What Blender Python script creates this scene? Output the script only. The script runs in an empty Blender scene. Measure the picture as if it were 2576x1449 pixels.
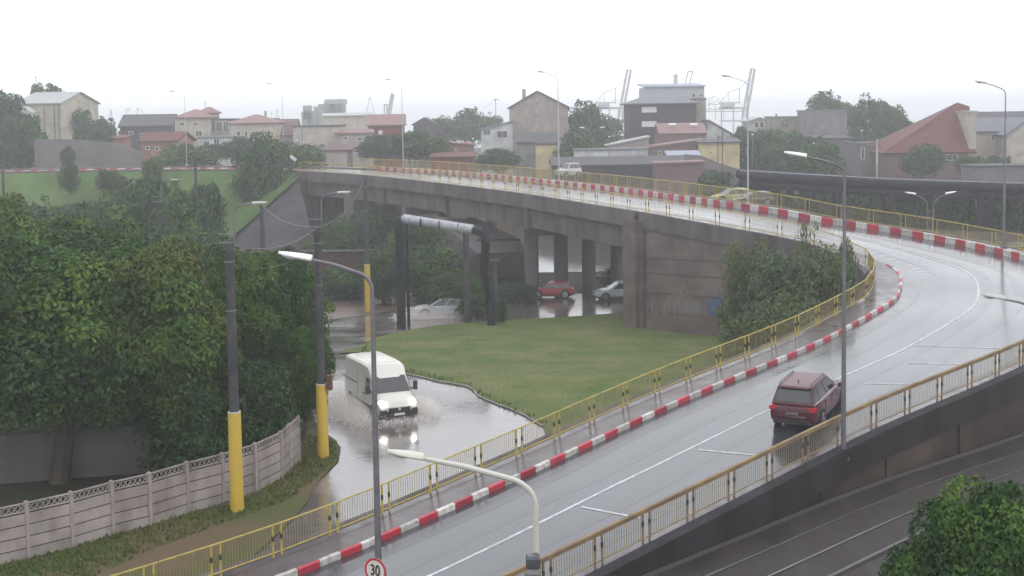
import bpy, bmesh
import math, random
import numpy as np
F, CX, CAMH, TH, ROLL = 3300., 1288., 14.7, .073, .015
CY = 284.5 + F*math.tan(TH)             # the photograph is the lower part of a larger frame: its optical axis lies above its middle
def ray(u, v):
    x = u - CX; y = -(v - CY); c, s = math.cos(ROLL), math.sin(ROLL)
    x, y = c*x + s*y, -s*x + c*y
    return np.array([x, F*math.cos(TH) + y*math.sin(TH), -F*math.sin(TH) + y*math.cos(TH)]) / F
def onz(u, v, z):                       # the point of the level z seen at photo point (u, v)
    d = ray(u, v); t = (z - CAMH) / d[2]; return np.array([d[0]*t, d[1]*t, z])
def aty(u, v, Y):                       # the point at distance Y seen at photo point (u, v)
    d = ray(u, v); t = Y / d[1]; return np.array([d[0]*t, Y, CAMH + d[2]*t])
# inner edge of the ramp: x, y, z, distance to the outer kerb, distance to the outer railing
RAMP = [(-42.1,5.2,0.03,8.55,9),(-25.2,23.7,0.03,8.55,9),(-16.7,33,0.04,8.85,9.3),(-8.2,42.3,0.08,8.95,9.35),(-1.1,50.15,0.86,9.35,9.8),(5.95,58.3,1.78,10.15,10.7),(13.3,66,2.65,11,11.8),(16,69.3,3,11.2,12.2),
 (18.7,72.9,3.4,11.3,12.8),(20.3,75.3,3.65,11.3,13),(21.5,78.3,4,11.3,13.1),(22.1,80.6,4.35,11.4,13.2),(22,82.3,4.65,11.6,13.4),(21.1,83.8,5.15,11.8,13.6),(19.4,85.6,5.75,11.4,13.2),(17.3,87.2,6.15,10.8,12.6),
 (14.6,89.4,6.55,10,11.8),(12.3,92,6.85,9.6,11.4),(9.6,96.1,7.15,8.9,10.7),(6.9,101.3,7.3,8.9,10.7),(1.23,113.6,7.55,8.9,10.7),(-4.6,125,7.7,8.9,10.7),(-10.8,137,7.8,8.9,10.7),(-17.9,149,7.9,8.9,10.7),
 (-26,158.5,7.95,8.9,10.7),(-34,164.5,8,8.9,10.7),(-46,167.5,8.05,8.9,10.7),(-60,167,8.05,8.9,10.7),(-75,164.5,8.05,8.9,10.7),(-100,160,8.05,8.9,10.7)]
def make_path(pts, step=.5):
    P = np.array(pts, float); out = []
    n = len(P)
    for i in range(n-1):
        p0 = P[max(i-1,0)]; p1 = P[i]; p2 = P[i+1]; p3 = P[min(i+2,n-1)]
        L = np.linalg.norm((p2-p1)[:2]); m = max(2, int(L/step*2))
        d1 = np.linalg.norm((p1-p0)[:2]) or L; d3 = np.linalg.norm((p3-p2)[:2]) or L
        m1 = (p2-p0)/(d1+L)*L; m2 = (p3-p1)/(L+d3)*L
        for k in range(m):
            t = k/m; t2=t*t; t3=t2*t
            out.append((2*t3-3*t2+1)*p1+(t3-2*t2+t)*m1+(-2*t3+3*t2)*p2+(t3-t2)*m2)
    out.append(P[-1]); out = np.array(out)
    s = np.concatenate([[0], np.cumsum(np.linalg.norm(np.diff(out[:,:2],axis=0),axis=1))])
    S = np.arange(0, s[-1], step)
    res = np.stack([np.interp(S, s, out[:,k]) for k in range(out.shape[1])], 1)
    for _ in range(4):
        res[1:-1] = .25*res[:-2]+.5*res[1:-1]+.25*res[2:]
    T = np.gradient(res[:,:2], axis=0); T /= np.linalg.norm(T,axis=1)[:,None]
    return S, res, T
RS, RP, RT = make_path(RAMP)
RN = np.stack([RT[:,1], -RT[:,0]], 1)    # outward (to the right of travel)
for _ in range(6):
    RN[1:-1] = .25*RN[:-2]+.5*RN[1:-1]+.25*RN[2:]
RN /= np.linalg.norm(RN,axis=1)[:,None]
def off_line(off, dz=0., s0=0., s1=1e9):  # off: number or array over RS
    m = (RS>=s0)&(RS<=s1)
    o = off if np.isscalar(off) else off[m]
    xy = RP[m,:2] + RN[m]*np.reshape(o,(-1,1))*np.ones((m.sum(),1))
    return np.column_stack([xy, RP[m,2]+dz])
KO = RP[:,3]; RO = RP[:,4]
def near_s(x, y):
    return RS[np.argmin((RP[:,0]-x)**2+(RP[:,1]-y)**2)]
def resample(line, step):
    s = np.concatenate([[0], np.cumsum(np.linalg.norm(np.diff(line,axis=0),axis=1))])
    n = max(1,int(round(s[-1]/step))); S = np.linspace(0,s[-1],n+1)
    return np.stack([np.interp(S,s,line[:,k]) for k in range(3)],1)
# ------------------------------------------------------------------ camera, world, sun, exposure
from mathutils import Vector, Matrix
from mathutils.geometry import tessellate_polygon
R = math.radians
scene = bpy.context.scene
col = scene.collection
cam_d = bpy.data.cameras.new('camera'); cam = bpy.data.objects.new('camera', cam_d); col.objects.link(cam)
cam_d.sensor_width = 36; cam_d.lens = 36*F/2576; cam_d.shift_y = -(724.5-CY)/2576; cam_d.clip_end = 30000; cam_d.clip_start = .5
cam.matrix_world = Matrix.Translation((0,0,CAMH)) @ Matrix.Rotation(R(90)-TH,4,'X') @ Matrix.Rotation(-ROLL,4,'Z')
scene.camera = cam
SUN_EL, SUN_AZ = R(52), R(-60)
world = bpy.data.worlds.new('World'); scene.world = world; world.use_nodes = True
wn = world.node_tree; wn.nodes.clear()
wo = wn.nodes.new('ShaderNodeOutputWorld'); bg = wn.nodes.new('ShaderNodeBackground')
sky = wn.nodes.new('ShaderNodeTexSky'); sky.sky_type = 'NISHITA'; sky.sun_disc = False
sky.sun_elevation = SUN_EL; sky.sun_rotation = SUN_AZ; sky.air_density = 1; sky.dust_density = 6; sky.ozone_density = 1
bg.inputs['Strength'].default_value = .1
# overcast: a bright even cloud cover (in sky units, hence the large number) over a little of the clear sky
geo = wn.nodes.new('ShaderNodeTexCoord'); noi = wn.nodes.new('ShaderNodeTexNoise'); noi.inputs['Scale'].default_value = 1.6; noi.inputs['Detail'].default_value = 3
rmp = wn.nodes.new('ShaderNodeValToRGB'); rmp.color_ramp.elements[0].color = (14.0,14.5,15.8,1); rmp.color_ramp.elements[1].color = (16.6,17.0,17.8,1)
rmp.color_ramp.elements[0].position = .35; rmp.color_ramp.elements[1].position = .65
mxw = wn.nodes.new('ShaderNodeMixRGB'); mxw.inputs[0].default_value = .93
wn.links.new(geo.outputs['Generated'], noi.inputs['Vector']); wn.links.new(noi.outputs['Fac'], rmp.inputs[0])
wn.links.new(sky.outputs[0], mxw.inputs[1]); wn.links.new(rmp.outputs[0], mxw.inputs[2])
wn.links.new(mxw.outputs[0], bg.inputs['Color']); wn.links.new(bg.outputs[0], wo.inputs['Surface'])
sd = bpy.data.lights.new('sun','SUN'); sd.energy = .6; sd.angle = R(25); sd.color = (1,.97,.93)
sun = bpy.data.objects.new('sun', sd); col.objects.link(sun); sun.rotation_euler = (R(90)-SUN_EL, 0, R(60)); sun.location = (0,0,60)
vs = scene.view_settings; vs.view_transform = 'Standard'; vs.look = 'None'; vs.gamma = 1; vs.exposure = 0.0; vs.use_curve_mapping = False
scene.cycles.volume_bounces = 4; scene.cycles.max_bounces = 7; scene.cycles.transparent_max_bounces = 6
scene.cycles.diffuse_bounces = 2; scene.cycles.glossy_bounces = 3

# ------------------------------------------------------------------ materials
MATS = {}
def mat(name, c, rough=.7, c2=None, scale=3., bump=0., bscale=None, metal=0., spec=None, emit=0., vary=0., rough2=None, stretch=None, trans=0., detail=5., pos=(.35,.65), island=0., coord='Object'):
    if name in MATS: return MATS[name]
    spec = spec if spec is not None else (.5 if rough < .6 else .12)
    m = bpy.data.materials.new(name); m.use_nodes = True; nt = m.node_tree; b = nt.nodes['Principled BSDF']
    b.inputs['Base Color'].default_value = (*c,1); b.inputs['Roughness'].default_value = rough; b.inputs['Metallic'].default_value = metal
    b.inputs['Specular IOR Level'].default_value = spec
    out = None
    tc = nt.nodes.new('ShaderNodeTexCoord'); src = tc.outputs[coord]
    if stretch:
        mp = nt.nodes.new('ShaderNodeMapping'); mp.inputs['Scale'].default_value = stretch[:3]
        if len(stretch) > 3: mp.inputs['Rotation'].default_value = (0,0,stretch[3])
        nt.links.new(src, mp.inputs[0]); src = mp.outputs[0]
    if c2 is not None or rough2 is not None:
        n = nt.nodes.new('ShaderNodeTexNoise'); n.inputs['Scale'].default_value = scale; n.inputs['Detail'].default_value = detail; n.inputs['Roughness'].default_value = .6
        nt.links.new(src, n.inputs['Vector'])
        r = nt.nodes.new('ShaderNodeValToRGB'); r.color_ramp.elements[0].position = pos[0]; r.color_ramp.elements[1].position = pos[1]
        r.color_ramp.elements[0].color = (*c,1); r.color_ramp.elements[1].color = (*(c2 or c),1)
        nt.links.new(n.outputs['Fac'], r.inputs[0]); out = r.outputs[0]
        if rough2 is not None:
            mr = nt.nodes.new('ShaderNodeMapRange'); mr.inputs['From Min'].default_value = pos[0]; mr.inputs['From Max'].default_value = pos[1]
            mr.inputs['To Min'].default_value = rough; mr.inputs['To Max'].default_value = rough2
            nt.links.new(n.outputs['Fac'], mr.inputs['Value']); nt.links.new(mr.outputs[0], b.inputs['Roughness'])
    if vary:                                # each object / each leaf a little lighter or darker
        g = nt.nodes.new('ShaderNodeNewGeometry') if island else nt.nodes.new('ShaderNodeObjectInfo')
        mr = nt.nodes.new('ShaderNodeMapRange'); mr.inputs['To Min'].default_value = 1-vary; mr.inputs['To Max'].default_value = 1+vary
        nt.links.new(g.outputs['Random Per Island' if island else 'Random'], mr.inputs['Value'])
        h = nt.nodes.new('ShaderNodeHueSaturation'); h.inputs['Color'].default_value = (*c,1)
        if out: nt.links.new(out, h.inputs['Color'])
        nt.links.new(mr.outputs[0], h.inputs['Value']); out = h.outputs[0]
    if out: nt.links.new(out, b.inputs['Base Color'])
    if bump:
        n = nt.nodes.new('ShaderNodeTexNoise'); n.inputs['Scale'].default_value = bscale or scale*3; n.inputs['Detail'].default_value = 4
        nt.links.new(src, n.inputs['Vector'])
        bp = nt.nodes.new('ShaderNodeBump'); bp.inputs['Strength'].default_value = bump; bp.inputs['Distance'].default_value = .05
        nt.links.new(n.outputs['Fac'], bp.inputs['Height']); nt.links.new(bp.outputs[0], b.inputs['Normal'])
    if trans:
        t = nt.nodes.new('ShaderNodeBsdfTranslucent'); mx = nt.nodes.new('ShaderNodeMixShader'); mx.inputs[0].default_value = trans
        if out: nt.links.new(out, t.inputs[0])
        else: t.inputs[0].default_value = (*c,1)
        nt.links.new(b.outputs[0], mx.inputs[1]); nt.links.new(t.outputs[0], mx.inputs[2]); nt.links.new(mx.outputs[0], nt.nodes['Material Output'].inputs['Surface'])
    if emit:
        b.inputs['Emission Color'].default_value = (*c,1); b.inputs['Emission Strength'].default_value = emit
    MATS[name] = m; return m
def wet(name, c, c2, rough, rough2, scale, stretch=None, bump=.08, bscale=6, crossfall=None, pos=(.35,.65)):
    m = mat(name, c, rough, c2, scale, bump, bscale, rough2=rough2, stretch=stretch, pos=pos)
    b = m.node_tree.nodes['Principled BSDF']; b.inputs['Coat Weight'].default_value = .5; b.inputs['Coat Roughness'].default_value = .12; b.inputs['Coat IOR'].default_value = 1.33
    return m
ASPH = wet('wet_asphalt', (.022,.024,.032), (.046,.049,.06), .08, .25, .4, (1,.4,1,R(42)), .08, 9, pos=(.28,.72))
POND = wet('wet_flooded_asphalt', (.10,.088,.080), (.19,.168,.155), .05, .26, .3, None, .22, 2.2)
WALK = wet('wet_pink_pavement', (.05,.038,.042), (.085,.068,.072), .2, .6, .8, None, .12, 7)
CONC = mat('weathered_concrete', (.072,.062,.064), .8, (.15,.132,.134), .5, .3, 5, stretch=(1,1,.35))
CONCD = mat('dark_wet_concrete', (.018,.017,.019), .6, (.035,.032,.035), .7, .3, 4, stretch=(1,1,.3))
STONE = mat('brown_retaining_wall', (.10,.078,.072), .8, (.18,.145,.133), .35, .3, 6, stretch=(1,1,1.6))
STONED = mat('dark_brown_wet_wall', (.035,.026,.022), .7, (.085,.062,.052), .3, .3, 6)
SLOPE = mat('grey_stone_pitching', (.045,.041,.044), .8, (.085,.077,.08), .35, .7, 2.2)
GRASS = mat('grass', (.075,.115,.03), .9, (.155,.155,.065), .3, .9, 12, pos=(.38,.68), detail=9)
GRASSF = mat('embankment_grass', (.045,.085,.022), .9, (.10,.15,.045), .16, .9, 3, detail=8)
VERGE = mat('worn_grass_verge', (.075,.085,.03), .9, (.12,.085,.055), .3, .6, 12, pos=(.4,.6))
EARTH = mat('earth', (.045,.034,.026), .85, (.075,.058,.04), .2, .6, 6)
TOWN = mat('town_ground', (.04,.038,.03), .85, (.035,.05,.02), .04, .4, 2)
YEL = mat('yellow_paint', (.42,.33,.07), .5, (.2,.13,.07), 5, .2, pos=(.5,.72))
YEL2 = mat('rusty_yellow_paint', (.27,.19,.09), .5, (.17,.11,.07), 1.3, .15)
BAL = mat('baluster_paint', (.28,.235,.10), .5, (.18,.14,.07), 2)
BLK = mat('black_paint', (.02,.02,.022), .4); BAND = mat('faded_black_band', (.05,.045,.035), .6)
KRED = mat('kerb_red_paint', (.40,.02,.04), .4, (.2,.03,.04), 6, .3, vary=.3, pos=(.45,.7))
KWHT = mat('kerb_white_paint', (.52,.5,.46), .4, (.24,.21,.2), 5, .3, vary=.25, pos=(.42,.72))
LINE = mat('road_line_paint', (.55,.55,.55), .35, (.3,.3,.31), 3, pos=(.3,.6))
STEEL = mat('galvanised_steel', (.19,.18,.19), .45, (.13,.12,.13), 2, metal=.3)
LAMPW = mat('lamp_shell', (.74,.74,.70), .35); LAMPG = mat('grey_lamp_shell', (.4,.4,.38), .4); GLASSY = mat('lamp_glass', (.5,.5,.42), .15)
POLEC = mat('old_concrete_pole', (.045,.045,.05), .8, (.085,.08,.08), 1.2, .2)
YSLV = mat('yellow_sleeve_paint', (.55,.37,.04), .5, (.5,.34,.06), 1.5, .1)
FENC = mat('precast_fence_concrete', (.36,.315,.30), .85, (.20,.17,.15), .9, .4, 8, stretch=(1,1,.5), vary=.08)
LEAF = [mat('leaf_green_%s' % n, c, .6, c2, 2.6, vary=.3, island=1, trans=.13, spec=.12, detail=3, pos=(.38,.62)) for n, c, c2 in (('deep',(.018,.050,.014),(.052,.108,.024)),('mid',(.034,.085,.016),(.098,.165,.03)),('grey',(.028,.062,.030),(.062,.105,.045)),('olive',(.07,.105,.02),(.10,.125,.03)),('sage',(.065,.10,.052),(.11,.145,.07)))]
BARK = mat('bark', (.05,.042,.035), .9, (.09,.075,.06), 4, .5)
PIPE = mat('dark_pipe_lagging', (.014,.014,.018), .6, (.028,.028,.034), 1.2, .2)
PIPEL = mat('wet_sheen_lagging', (.32,.32,.35), .35, (.2,.2,.22), 2)  # pale copy of the lagging with the wet sky sheen put into its colour
GLS = mat('dark_glass', (.03,.032,.036), .08, spec=.8)
TYRE = mat('tyre_rubber', (.02,.02,.02), .8); RIM = mat('wheel_alloy', (.35,.35,.37), .35, metal=.6)

# ------------------------------------------------------------------ mesh helpers
class MB:
    def __init__(s): s.v=[]; s.f=[]; s.m=[]; s.mats=[]
    def mi(s, m):
        if m not in s.mats: s.mats.append(m)
        return s.mats.index(m)
    def add(s, vs, fs, m):
        k=len(s.v); i=s.mi(m); s.v.extend([tuple(map(float,q)) for q in vs]); s.f.extend([tuple(k+j for j in f) for f in fs]); s.m.extend([i]*len(fs)); return s
    def box(s, c, d, m, ux=(1,0,0), uy=None, uz=(0,0,1)):
        ux=np.array(ux,float); uz=np.array(uz,float); ux/=np.linalg.norm(ux)
        uy=np.cross(uz,ux) if uy is None else np.array(uy,float)
        uy=uy/np.linalg.norm(uy); c=np.array(c,float)
        vs=[c+ux*sx*d[0]/2+uy*sy*d[1]/2+uz*sz*d[2]/2 for sz in (-1,1) for sx,sy in ((-1,-1),(1,-1),(1,1),(-1,1))]
        return s.add(vs,[(3,2,1,0),(4,5,6,7),(0,1,5,4),(1,2,6,5),(2,3,7,6),(3,0,4,7)],m)
    def hexa(s, vs, m):       # bottom four then top four
        return s.add(vs,[(3,2,1,0),(4,5,6,7),(0,1,5,4),(1,2,6,5),(2,3,7,6),(3,0,4,7)],m)
    def tube(s, pts, r, m, n=8, caps=True):
        pts=[np.array(p,float) for p in pts]; rr=r if hasattr(r,'__len__') else [r]*len(pts); vs=[]
        for i,p in enumerate(pts):
            t=pts[min(i+1,len(pts)-1)]-pts[max(i-1,0)]; t=t/(np.linalg.norm(t)+1e-9)
            a=np.array((0,0,1.)) if abs(t[2])<.9 else np.array((1.,0,0)); u=np.cross(t,a); u/=np.linalg.norm(u); w=np.cross(t,u)
            for k in range(n):
                g=2*math.pi*(k+.5)/n; vs.append(p+(u*math.cos(g)+w*math.sin(g))*rr[i])
        fs=[(i*n+k,i*n+(k+1)%n,(i+1)*n+(k+1)%n,(i+1)*n+k) for i in range(len(pts)-1) for k in range(n)]
        if caps: fs+=[tuple(range(n))[::-1] if False else tuple(range(n)),tuple(range((len(pts)-1)*n,len(pts)*n))]
        return s.add(vs,fs,m)
    def sweep(s, rings, m, close=False, caps=True):   # rings: list of equally long point lists
        n=len(rings[0]); vs=[p for r in rings for p in r]; K=n if close else n-1
        fs=[(i*n+k,i*n+(k+1)%n,(i+1)*n+(k+1)%n,(i+1)*n+k) for i in range(len(rings)-1) for k in range(K)]
        if close and caps: fs+=[tuple(range(n))[::-1],tuple(range((len(rings)-1)*n,len(rings)*n))]
        return s.add(vs,fs,m)
    def mesh(s, name, smooth=False):
        me=bpy.data.meshes.new(name); me.from_pydata(s.v,[],s.f)
        for m in s.mats: me.materials.append(m)
        me.polygons.foreach_set('material_index', s.m)
        bm=bmesh.new(); bm.from_mesh(me); bmesh.ops.recalc_face_normals(bm, faces=bm.faces); bm.to_mesh(me); bm.free()
        if smooth:
            me.polygons.foreach_set('use_smooth',[True]*len(me.polygons))
            try: me.set_sharp_from_angle(angle=R(38))
            except Exception: pass
        me.update(); return me
    def build(s, name, parent=None, smooth=False, **kw): return put(name, s.mesh(name,smooth), parent, **kw)
def put(name, data, parent=None, loc=(0,0,0), rot=0, label=None, cat=None, group=None, kind=None):
    o=bpy.data.objects.new(name, data); col.objects.link(o); o.location=loc; o.rotation_euler=(0,0,rot)
    if parent is not None: o.parent=parent
    if label: o['label']=label
    if cat: o['category']=cat
    if group: o['group']=group
    if kind: o['kind']=kind
    return o
def thing(name, label, cat, loc=(0,0,0), rot=0, group=None): return put(name, None, None, loc, rot, label, cat, group)
def copy_tree(o, parent=None):
    c=o.copy(); col.objects.link(c)
    if parent is not None: c.parent=parent
    for ch in o.children: copy_tree(ch,c)
    return c
def sm(a,b,x):
    t=min(1,max(0,(x-a)/(b-a))); return t*t*(3-2*t)
def lin(a,b,x): return min(1,max(0,(x-a)/(b-a)))
def gz(x,y):                            # ground level: it dips under the bridge and rises again to the town
    z=-1.5*lin(72,100,y)
    if y>128: z=-1.5+1.5*lin(128,160,y)
    if y>160: z=3.*lin(160,215,y) if x>-20 else 3.*lin(190,240,y)
    if y>450: z=3-17*lin(450,490,y)
    return z
def gnd(u,v):
    z=0.
    for _ in range(25):
        p=onz(u,v,z); z=.5*z+.5*gz(p[0],p[1])
    p=onz(u,v,z); return p
def clip_y(poly, y0, y1):
    for lim,sgn in ((y0,1),(y1,-1)):
        out=[]
        for i in range(len(poly)):
            a=poly[i]; b=poly[(i+1)%len(poly)]; ia=(a[1]-lim)*sgn>=0; ib=(b[1]-lim)*sgn>=0
            if ia: out.append(a)
            if ia!=ib:
                t=(lim-a[1])/(b[1]-a[1]); out.append((a[0]+(b[0]-a[0])*t, lim))
        poly=out
        if len(poly)<3: return []
    return poly
def ground_poly(name, pts, m, lift, kind='structure', **kw):   # a sheet that follows the ground
    mb=MB(); ys=[p[1] for p in pts]; cuts=sorted(set([min(ys),max(ys)]+[y for y in (72,100,128,160,190,215,240) if min(ys)<y<max(ys)]))
    for a,b in zip(cuts[:-1],cuts[1:]):
        q=clip_y([(p[0],p[1]) for p in pts],a,b)
        if len(q)<3: continue
        tr=tessellate_polygon([[Vector((x,y,0)) for x,y in q]])
        mb.add([(x,y,gz(x,y)+lift) for x,y in q],[tuple(t) for t in tr],m)
    return mb.build(name, kind=kind, **kw)
def smooth_closed(pts,n=6):
    P=[np.array(p[:2],float) for p in pts]; out=[]
    for i in range(len(P)):
        p0,p1,p2,p3=P[i-1],P[i],P[(i+1)%len(P)],P[(i+2)%len(P)]
        for k in range(n):
            t=k/n; out.append(.5*((2*p1)+(-p0+p2)*t+(2*p0-5*p1+4*p2-p3)*t*t+(-p0+3*p1-3*p2+p3)*t**3))
    return out
# ------------------------------------------------------------------ ground, sea, haze
def build_ground():
    mb=MB(); ys=list(range(-30,72,12))+[72,80,90,100,114,128,136,144,152,160,170,180,190,200,215,228,240,300,380,450,470,490,500]
    xs=[-900,-400,-200,-120,-80,-50,-35,-20.01,-19.99,-5,10,30,60,100,160,260,500,900]
    vs=[(x,y,gz(x,y)-.02) for y in ys for x in xs]; n=len(xs)
    mb.add(vs,[(j*n+i,j*n+i+1,(j+1)*n+i+1,(j+1)*n+i) for j in range(len(ys)-1) for i in range(n-1)],TOWN)
    mb.build('ground',kind='structure')
build_ground()
SEA=mat('hazy_sea',(.10,.13,.14),.25,(.13,.16,.17),.02)
MB().add([(-9000,485,-13),(9000,485,-13),(9000,11800,-13),(-9000,11800,-13)],[(0,1,2,3)],SEA).build('sea',kind='structure')
hz=MB().box((0,5900,8.5),(18400,12000,49),CONC); me=hz.mesh('haze'); me.materials.clear()
hm=bpy.data.materials.new('haze_air'); hm.use_nodes=True; hm.node_tree.nodes.clear()
ho=hm.node_tree.nodes.new('ShaderNodeOutputMaterial'); hv=hm.node_tree.nodes.new('ShaderNodeVolumePrincipled')
hv.inputs['Density'].default_value=.00108; hv.inputs['Color'].default_value=(1,1,1,1); hv.inputs['Anisotropy'].default_value=.6
hm.node_tree.links.new(hv.outputs[0],ho.inputs['Volume']); me.materials.append(hm); put('haze',me,kind='stuff')

G=lambda l:[gnd(*q) for q in l]
# lower road and its flooded bends
ground_poly('lower_road',[(-60,30),(-60,12),(-20,22)]+[p[:2] for p in G([(430,1560)])]+[tuple(p[:2]) for p in G([(640,1345),(760,1248),(846,1168),(858,1125),(800,1075),(772,1000),(762,900),(772,830),(760,800),(500,800),(300,800),(300,752),(600,748),(900,752),(1300,738)])]+[(40,112),(60,120),(60,100),(24,94),(14,84),(10,60),(-10,38)],POND,.0)
ground_poly('muddy_verge',smooth_closed(G([(640,775),(800,748),(960,738),(1180,736),(1330,741),(1300,756),(1050,772),(930,792),(800,806),(700,800)])),mat('wet_mud',(.10,.07,.055),.35,(.15,.105,.08),.5,.5,3,rough2=.6),.02)
ground_poly('grass_island',smooth_closed(G([(905,888),(917,868),(950,850),(1030,832),(1120,818),(1260,808),(1420,799),(1560,795)]),3)[:21]+[(14,98),(26,96),(24,86),(24,70),(8,57),(1.5,51)]+[p[:2] for p in G([(1368,1075),(1310,1042),(1250,1018),(1205,998),(1178,975),(1100,960),(1030,944),(980,935),(930,905)])],GRASS,.06)
ground_poly('left_verge',[p[:2] for p in G([(-300,1520),(-30,1432),(71,1408),(183,1380),(284,1348),(379,1324),(473,1293),(562,1268),(644,1240),(708,1205),(752,1160),(756,1110),(775,1085),(800,1078),(845,1110),(857,1130),(852,1160),(800,1215),(775,1262),(745,1300),(700,1345),(640,1400),(560,1500),(430,1660)])],VERGE,.05)
IE=smooth_closed(G([(1366,1074),(1310,1042),(1250,1018),(1205,998),(1178,975),(1100,960),(1030,944),(980,935),(980,934),(1178,974),(1250,1016),(1366,1072)]),6)[:42]
mb=MB(); mb.tube([(x,y,gz(x,y)+.05) for x,y in IE],.045,mat('whitish_waterline',(.22,.205,.19),.3,(.2,.18,.18),2),n=6); mb.build('island_waterline',kind='structure')  # pale tube standing in for the whitish water line, no stones there
# grass tufts: too many to count
def tufts(name,poly,n,h,m,seed,label,lift=0):
    rg=np.random.default_rng(seed); poly=[(p[0],p[1]) for p in poly]; xs=[p[0] for p in poly]; ys=[p[1] for p in poly]; vs=[];fs=[]
    P=rg.uniform((min(xs),min(ys)),(max(xs),max(ys)),(n*2,2)); k=0
    inside=np.zeros(len(P),bool)
    for i in range(len(poly)):
        (x1,y1),(x2,y2)=poly[i-1],poly[i]
        c=((y1>P[:,1])!=(y2>P[:,1]))&(P[:,0]<(x2-x1)*(P[:,1]-y1)/((y2-y1) or 1e-9)+x1); inside^=c
    for x,y in P[inside][:n]:
        a=rg.uniform(0,6.28); hh=h*rg.uniform(.4,1.2); w=hh*.35; z=gz(x,y)+.05+lift
        dx,dy=math.cos(a)*w,math.sin(a)*w; lx,ly=rg.normal(0,.35,2)*hh
        vs+=[(x-dx,y-dy,z),(x+dx,y+dy,z),(x+lx,y+ly,z+hh)]; fs.append((k,k+1,k+2)); k+=3
    me=bpy.data.meshes.new(name); me.from_pydata(vs,[],fs); me.materials.append(m); return put(name,me,label=label,kind='stuff',cat='grass')
GT=mat('grass_blades',(.075,.12,.022),.8,(.145,.15,.05),.22,vary=.3,island=1,trans=.2,pos=(.35,.7))
tufts('grass_tufts',G([(930,888),(1000,846),(1260,812),(1560,800),(1840,850),(1900,900),(1390,1080),(1205,992),(1030,938)]),16000,.06,GT,3,'short grass of the green island inside the road bend')
tufts('edge_weeds',G([(905,890),(930,905),(980,935),(1030,944),(1100,960),(1178,975),(1205,998),(1250,1018),(1368,1075),(1380,1066),(1255,1006),(1212,988),(1182,965),(1105,950),(1035,935),(985,926),(935,893),(918,880),(930,862),(917,866)]),2600,.2,GT,9,'ragged longer grass along the flooded edge of the green island')
tufts('verge_grass',G([(-30,1432),(284,1348),(473,1293),(644,1240),(752,1160),(765,1095),(845,1115),(850,1160),(740,1255),(400,1380),(0,1560)]),12000,.13,GT,4,'rough worn grass along the foot of the concrete fence')

# ------------------------------------------------------------------ ramp: road sheet, walkways, markings
def strip(name,o0,o1,dz,m,s0=0,s1=1e9,**kw):
    a=off_line(o0,dz,s0,s1); b=off_line(o1,dz,s0,s1)
    rings=[[a[i],a[i]*(2/3)+b[i]/3,a[i]/3+b[i]*(2/3),b[i]] for i in range(len(a))]
    return MB().sweep(rings,m).build(name,**kw)
def ribbon(mb,o0,o1,z0,z1,m,s0=0,s1=1e9,ground=False,every=2):
    A=off_line(o0,0,s0,s1)[::every]; B=off_line(o1,0,s0,s1)[::every]; rings=[]
    for a,b in zip(A,B):
        zt=a[2]+z1; zb=(min(gz(a[0],a[1])-.3,zt-.1) if ground else a[2]+z0)
        rings.append([(a[0],a[1],zt),(b[0],b[1],zt),(b[0],b[1],zb),(a[0],a[1],zb)])
    return mb.sweep(rings,m,close=True)
strip('ramp_road',1.8,KO,0,ASPH,kind='structure')
SB0,SB1=120.5,191.5
mb=MB(); ribbon(mb,0.,1.66,-.12,.16,WALK); mb.build('pavement',kind='structure')
mb=MB(); ribbon(mb,KO+.18,RO+.12,-.12,.16,WALK); mb.build('outer_pavement',kind='structure')
L1=off_line(np.interp(RS,[0,62,70,80,92],[5.3,5.3,5.6,5.7,6.1]),.008); L0=L1[60:400]
mb=MB(); mb.sweep([[p+np.array([n[0],n[1],0])*(-.07),p+np.array([n[0],n[1],0])*.07] for p,n in zip(L0,RN[60:400])],LINE); mb.build('centre_line',kind='structure')
TRK=wet('wheel_worn_asphalt',(.02,.021,.026),(.044,.046,.056),.11,.30,.5,(1,.35,1,R(42)),.1,9,pos=(.28,.72))
for o,w in ((2.7,.26),(4.2,.26),(6.7,.28),(8.3,.28)):     # the wheel paths, worn and a little rougher
    A=off_line(o,.004)[40:400]; mb=MB(); mb.sweep([[p-np.array([n[0],n[1],0])*(w+.07*math.sin(k*.37+o)),p+np.array([n[0],n[1],0])*(w+.07*math.sin(k*.23+o*3))] for k,(p,n) in enumerate(zip(A,RN[40:400]))],TRK); mb.build('wheel_track',kind='structure')
mb=MB()
for (u0,v0,u1,v1,w) in ((1462,1276,1612,1303,.13),(1757,1131,1912,1145,.13),(2176,964,2300,968,.12),(2285,913,2440,917,.12),(2300,870,2560,878,.10)):
    def onr(u,v):
        z=2.
        for _ in range(20):
            p=onz(u,v,z); z=.5*z+.5*(RP[np.argmin((RP[:,0]-p[0])**2+(RP[:,1]-p[1])**2),2]+.005)
        return p
    p,q=onr(u0,v0),onr(u1,v1); d=(q-p)/np.linalg.norm(q-p); n=np.array([-d[1],d[0],0])*w/2; m_=[p+(q-p)*k/8 for k in range(9)]
    def fix(c): c=np.array(c); k=np.argmin((RP[:,0]-c[0])**2+(RP[:,1]-c[1])**2); d_=np.dot(c[:2]-RP[k,:2],RT[k]); c[2]=RP[k,2]+d_*(RP[k+1,2]-RP[k-1,2])+.012; return c
    mb.sweep([[fix(c-n),fix(c+n)] for c in m_],LINE)
mb.build('road_marking',kind='structure')
# drains' dark seam along the inner kerb in the hairpin: gutter strip
strip('gutter',1.9,2.9,.004,wet('wet_gutter_asphalt',(.05,.05,.052),(.07,.07,.07),.14,.3,.8),78,108,kind='structure')

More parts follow.
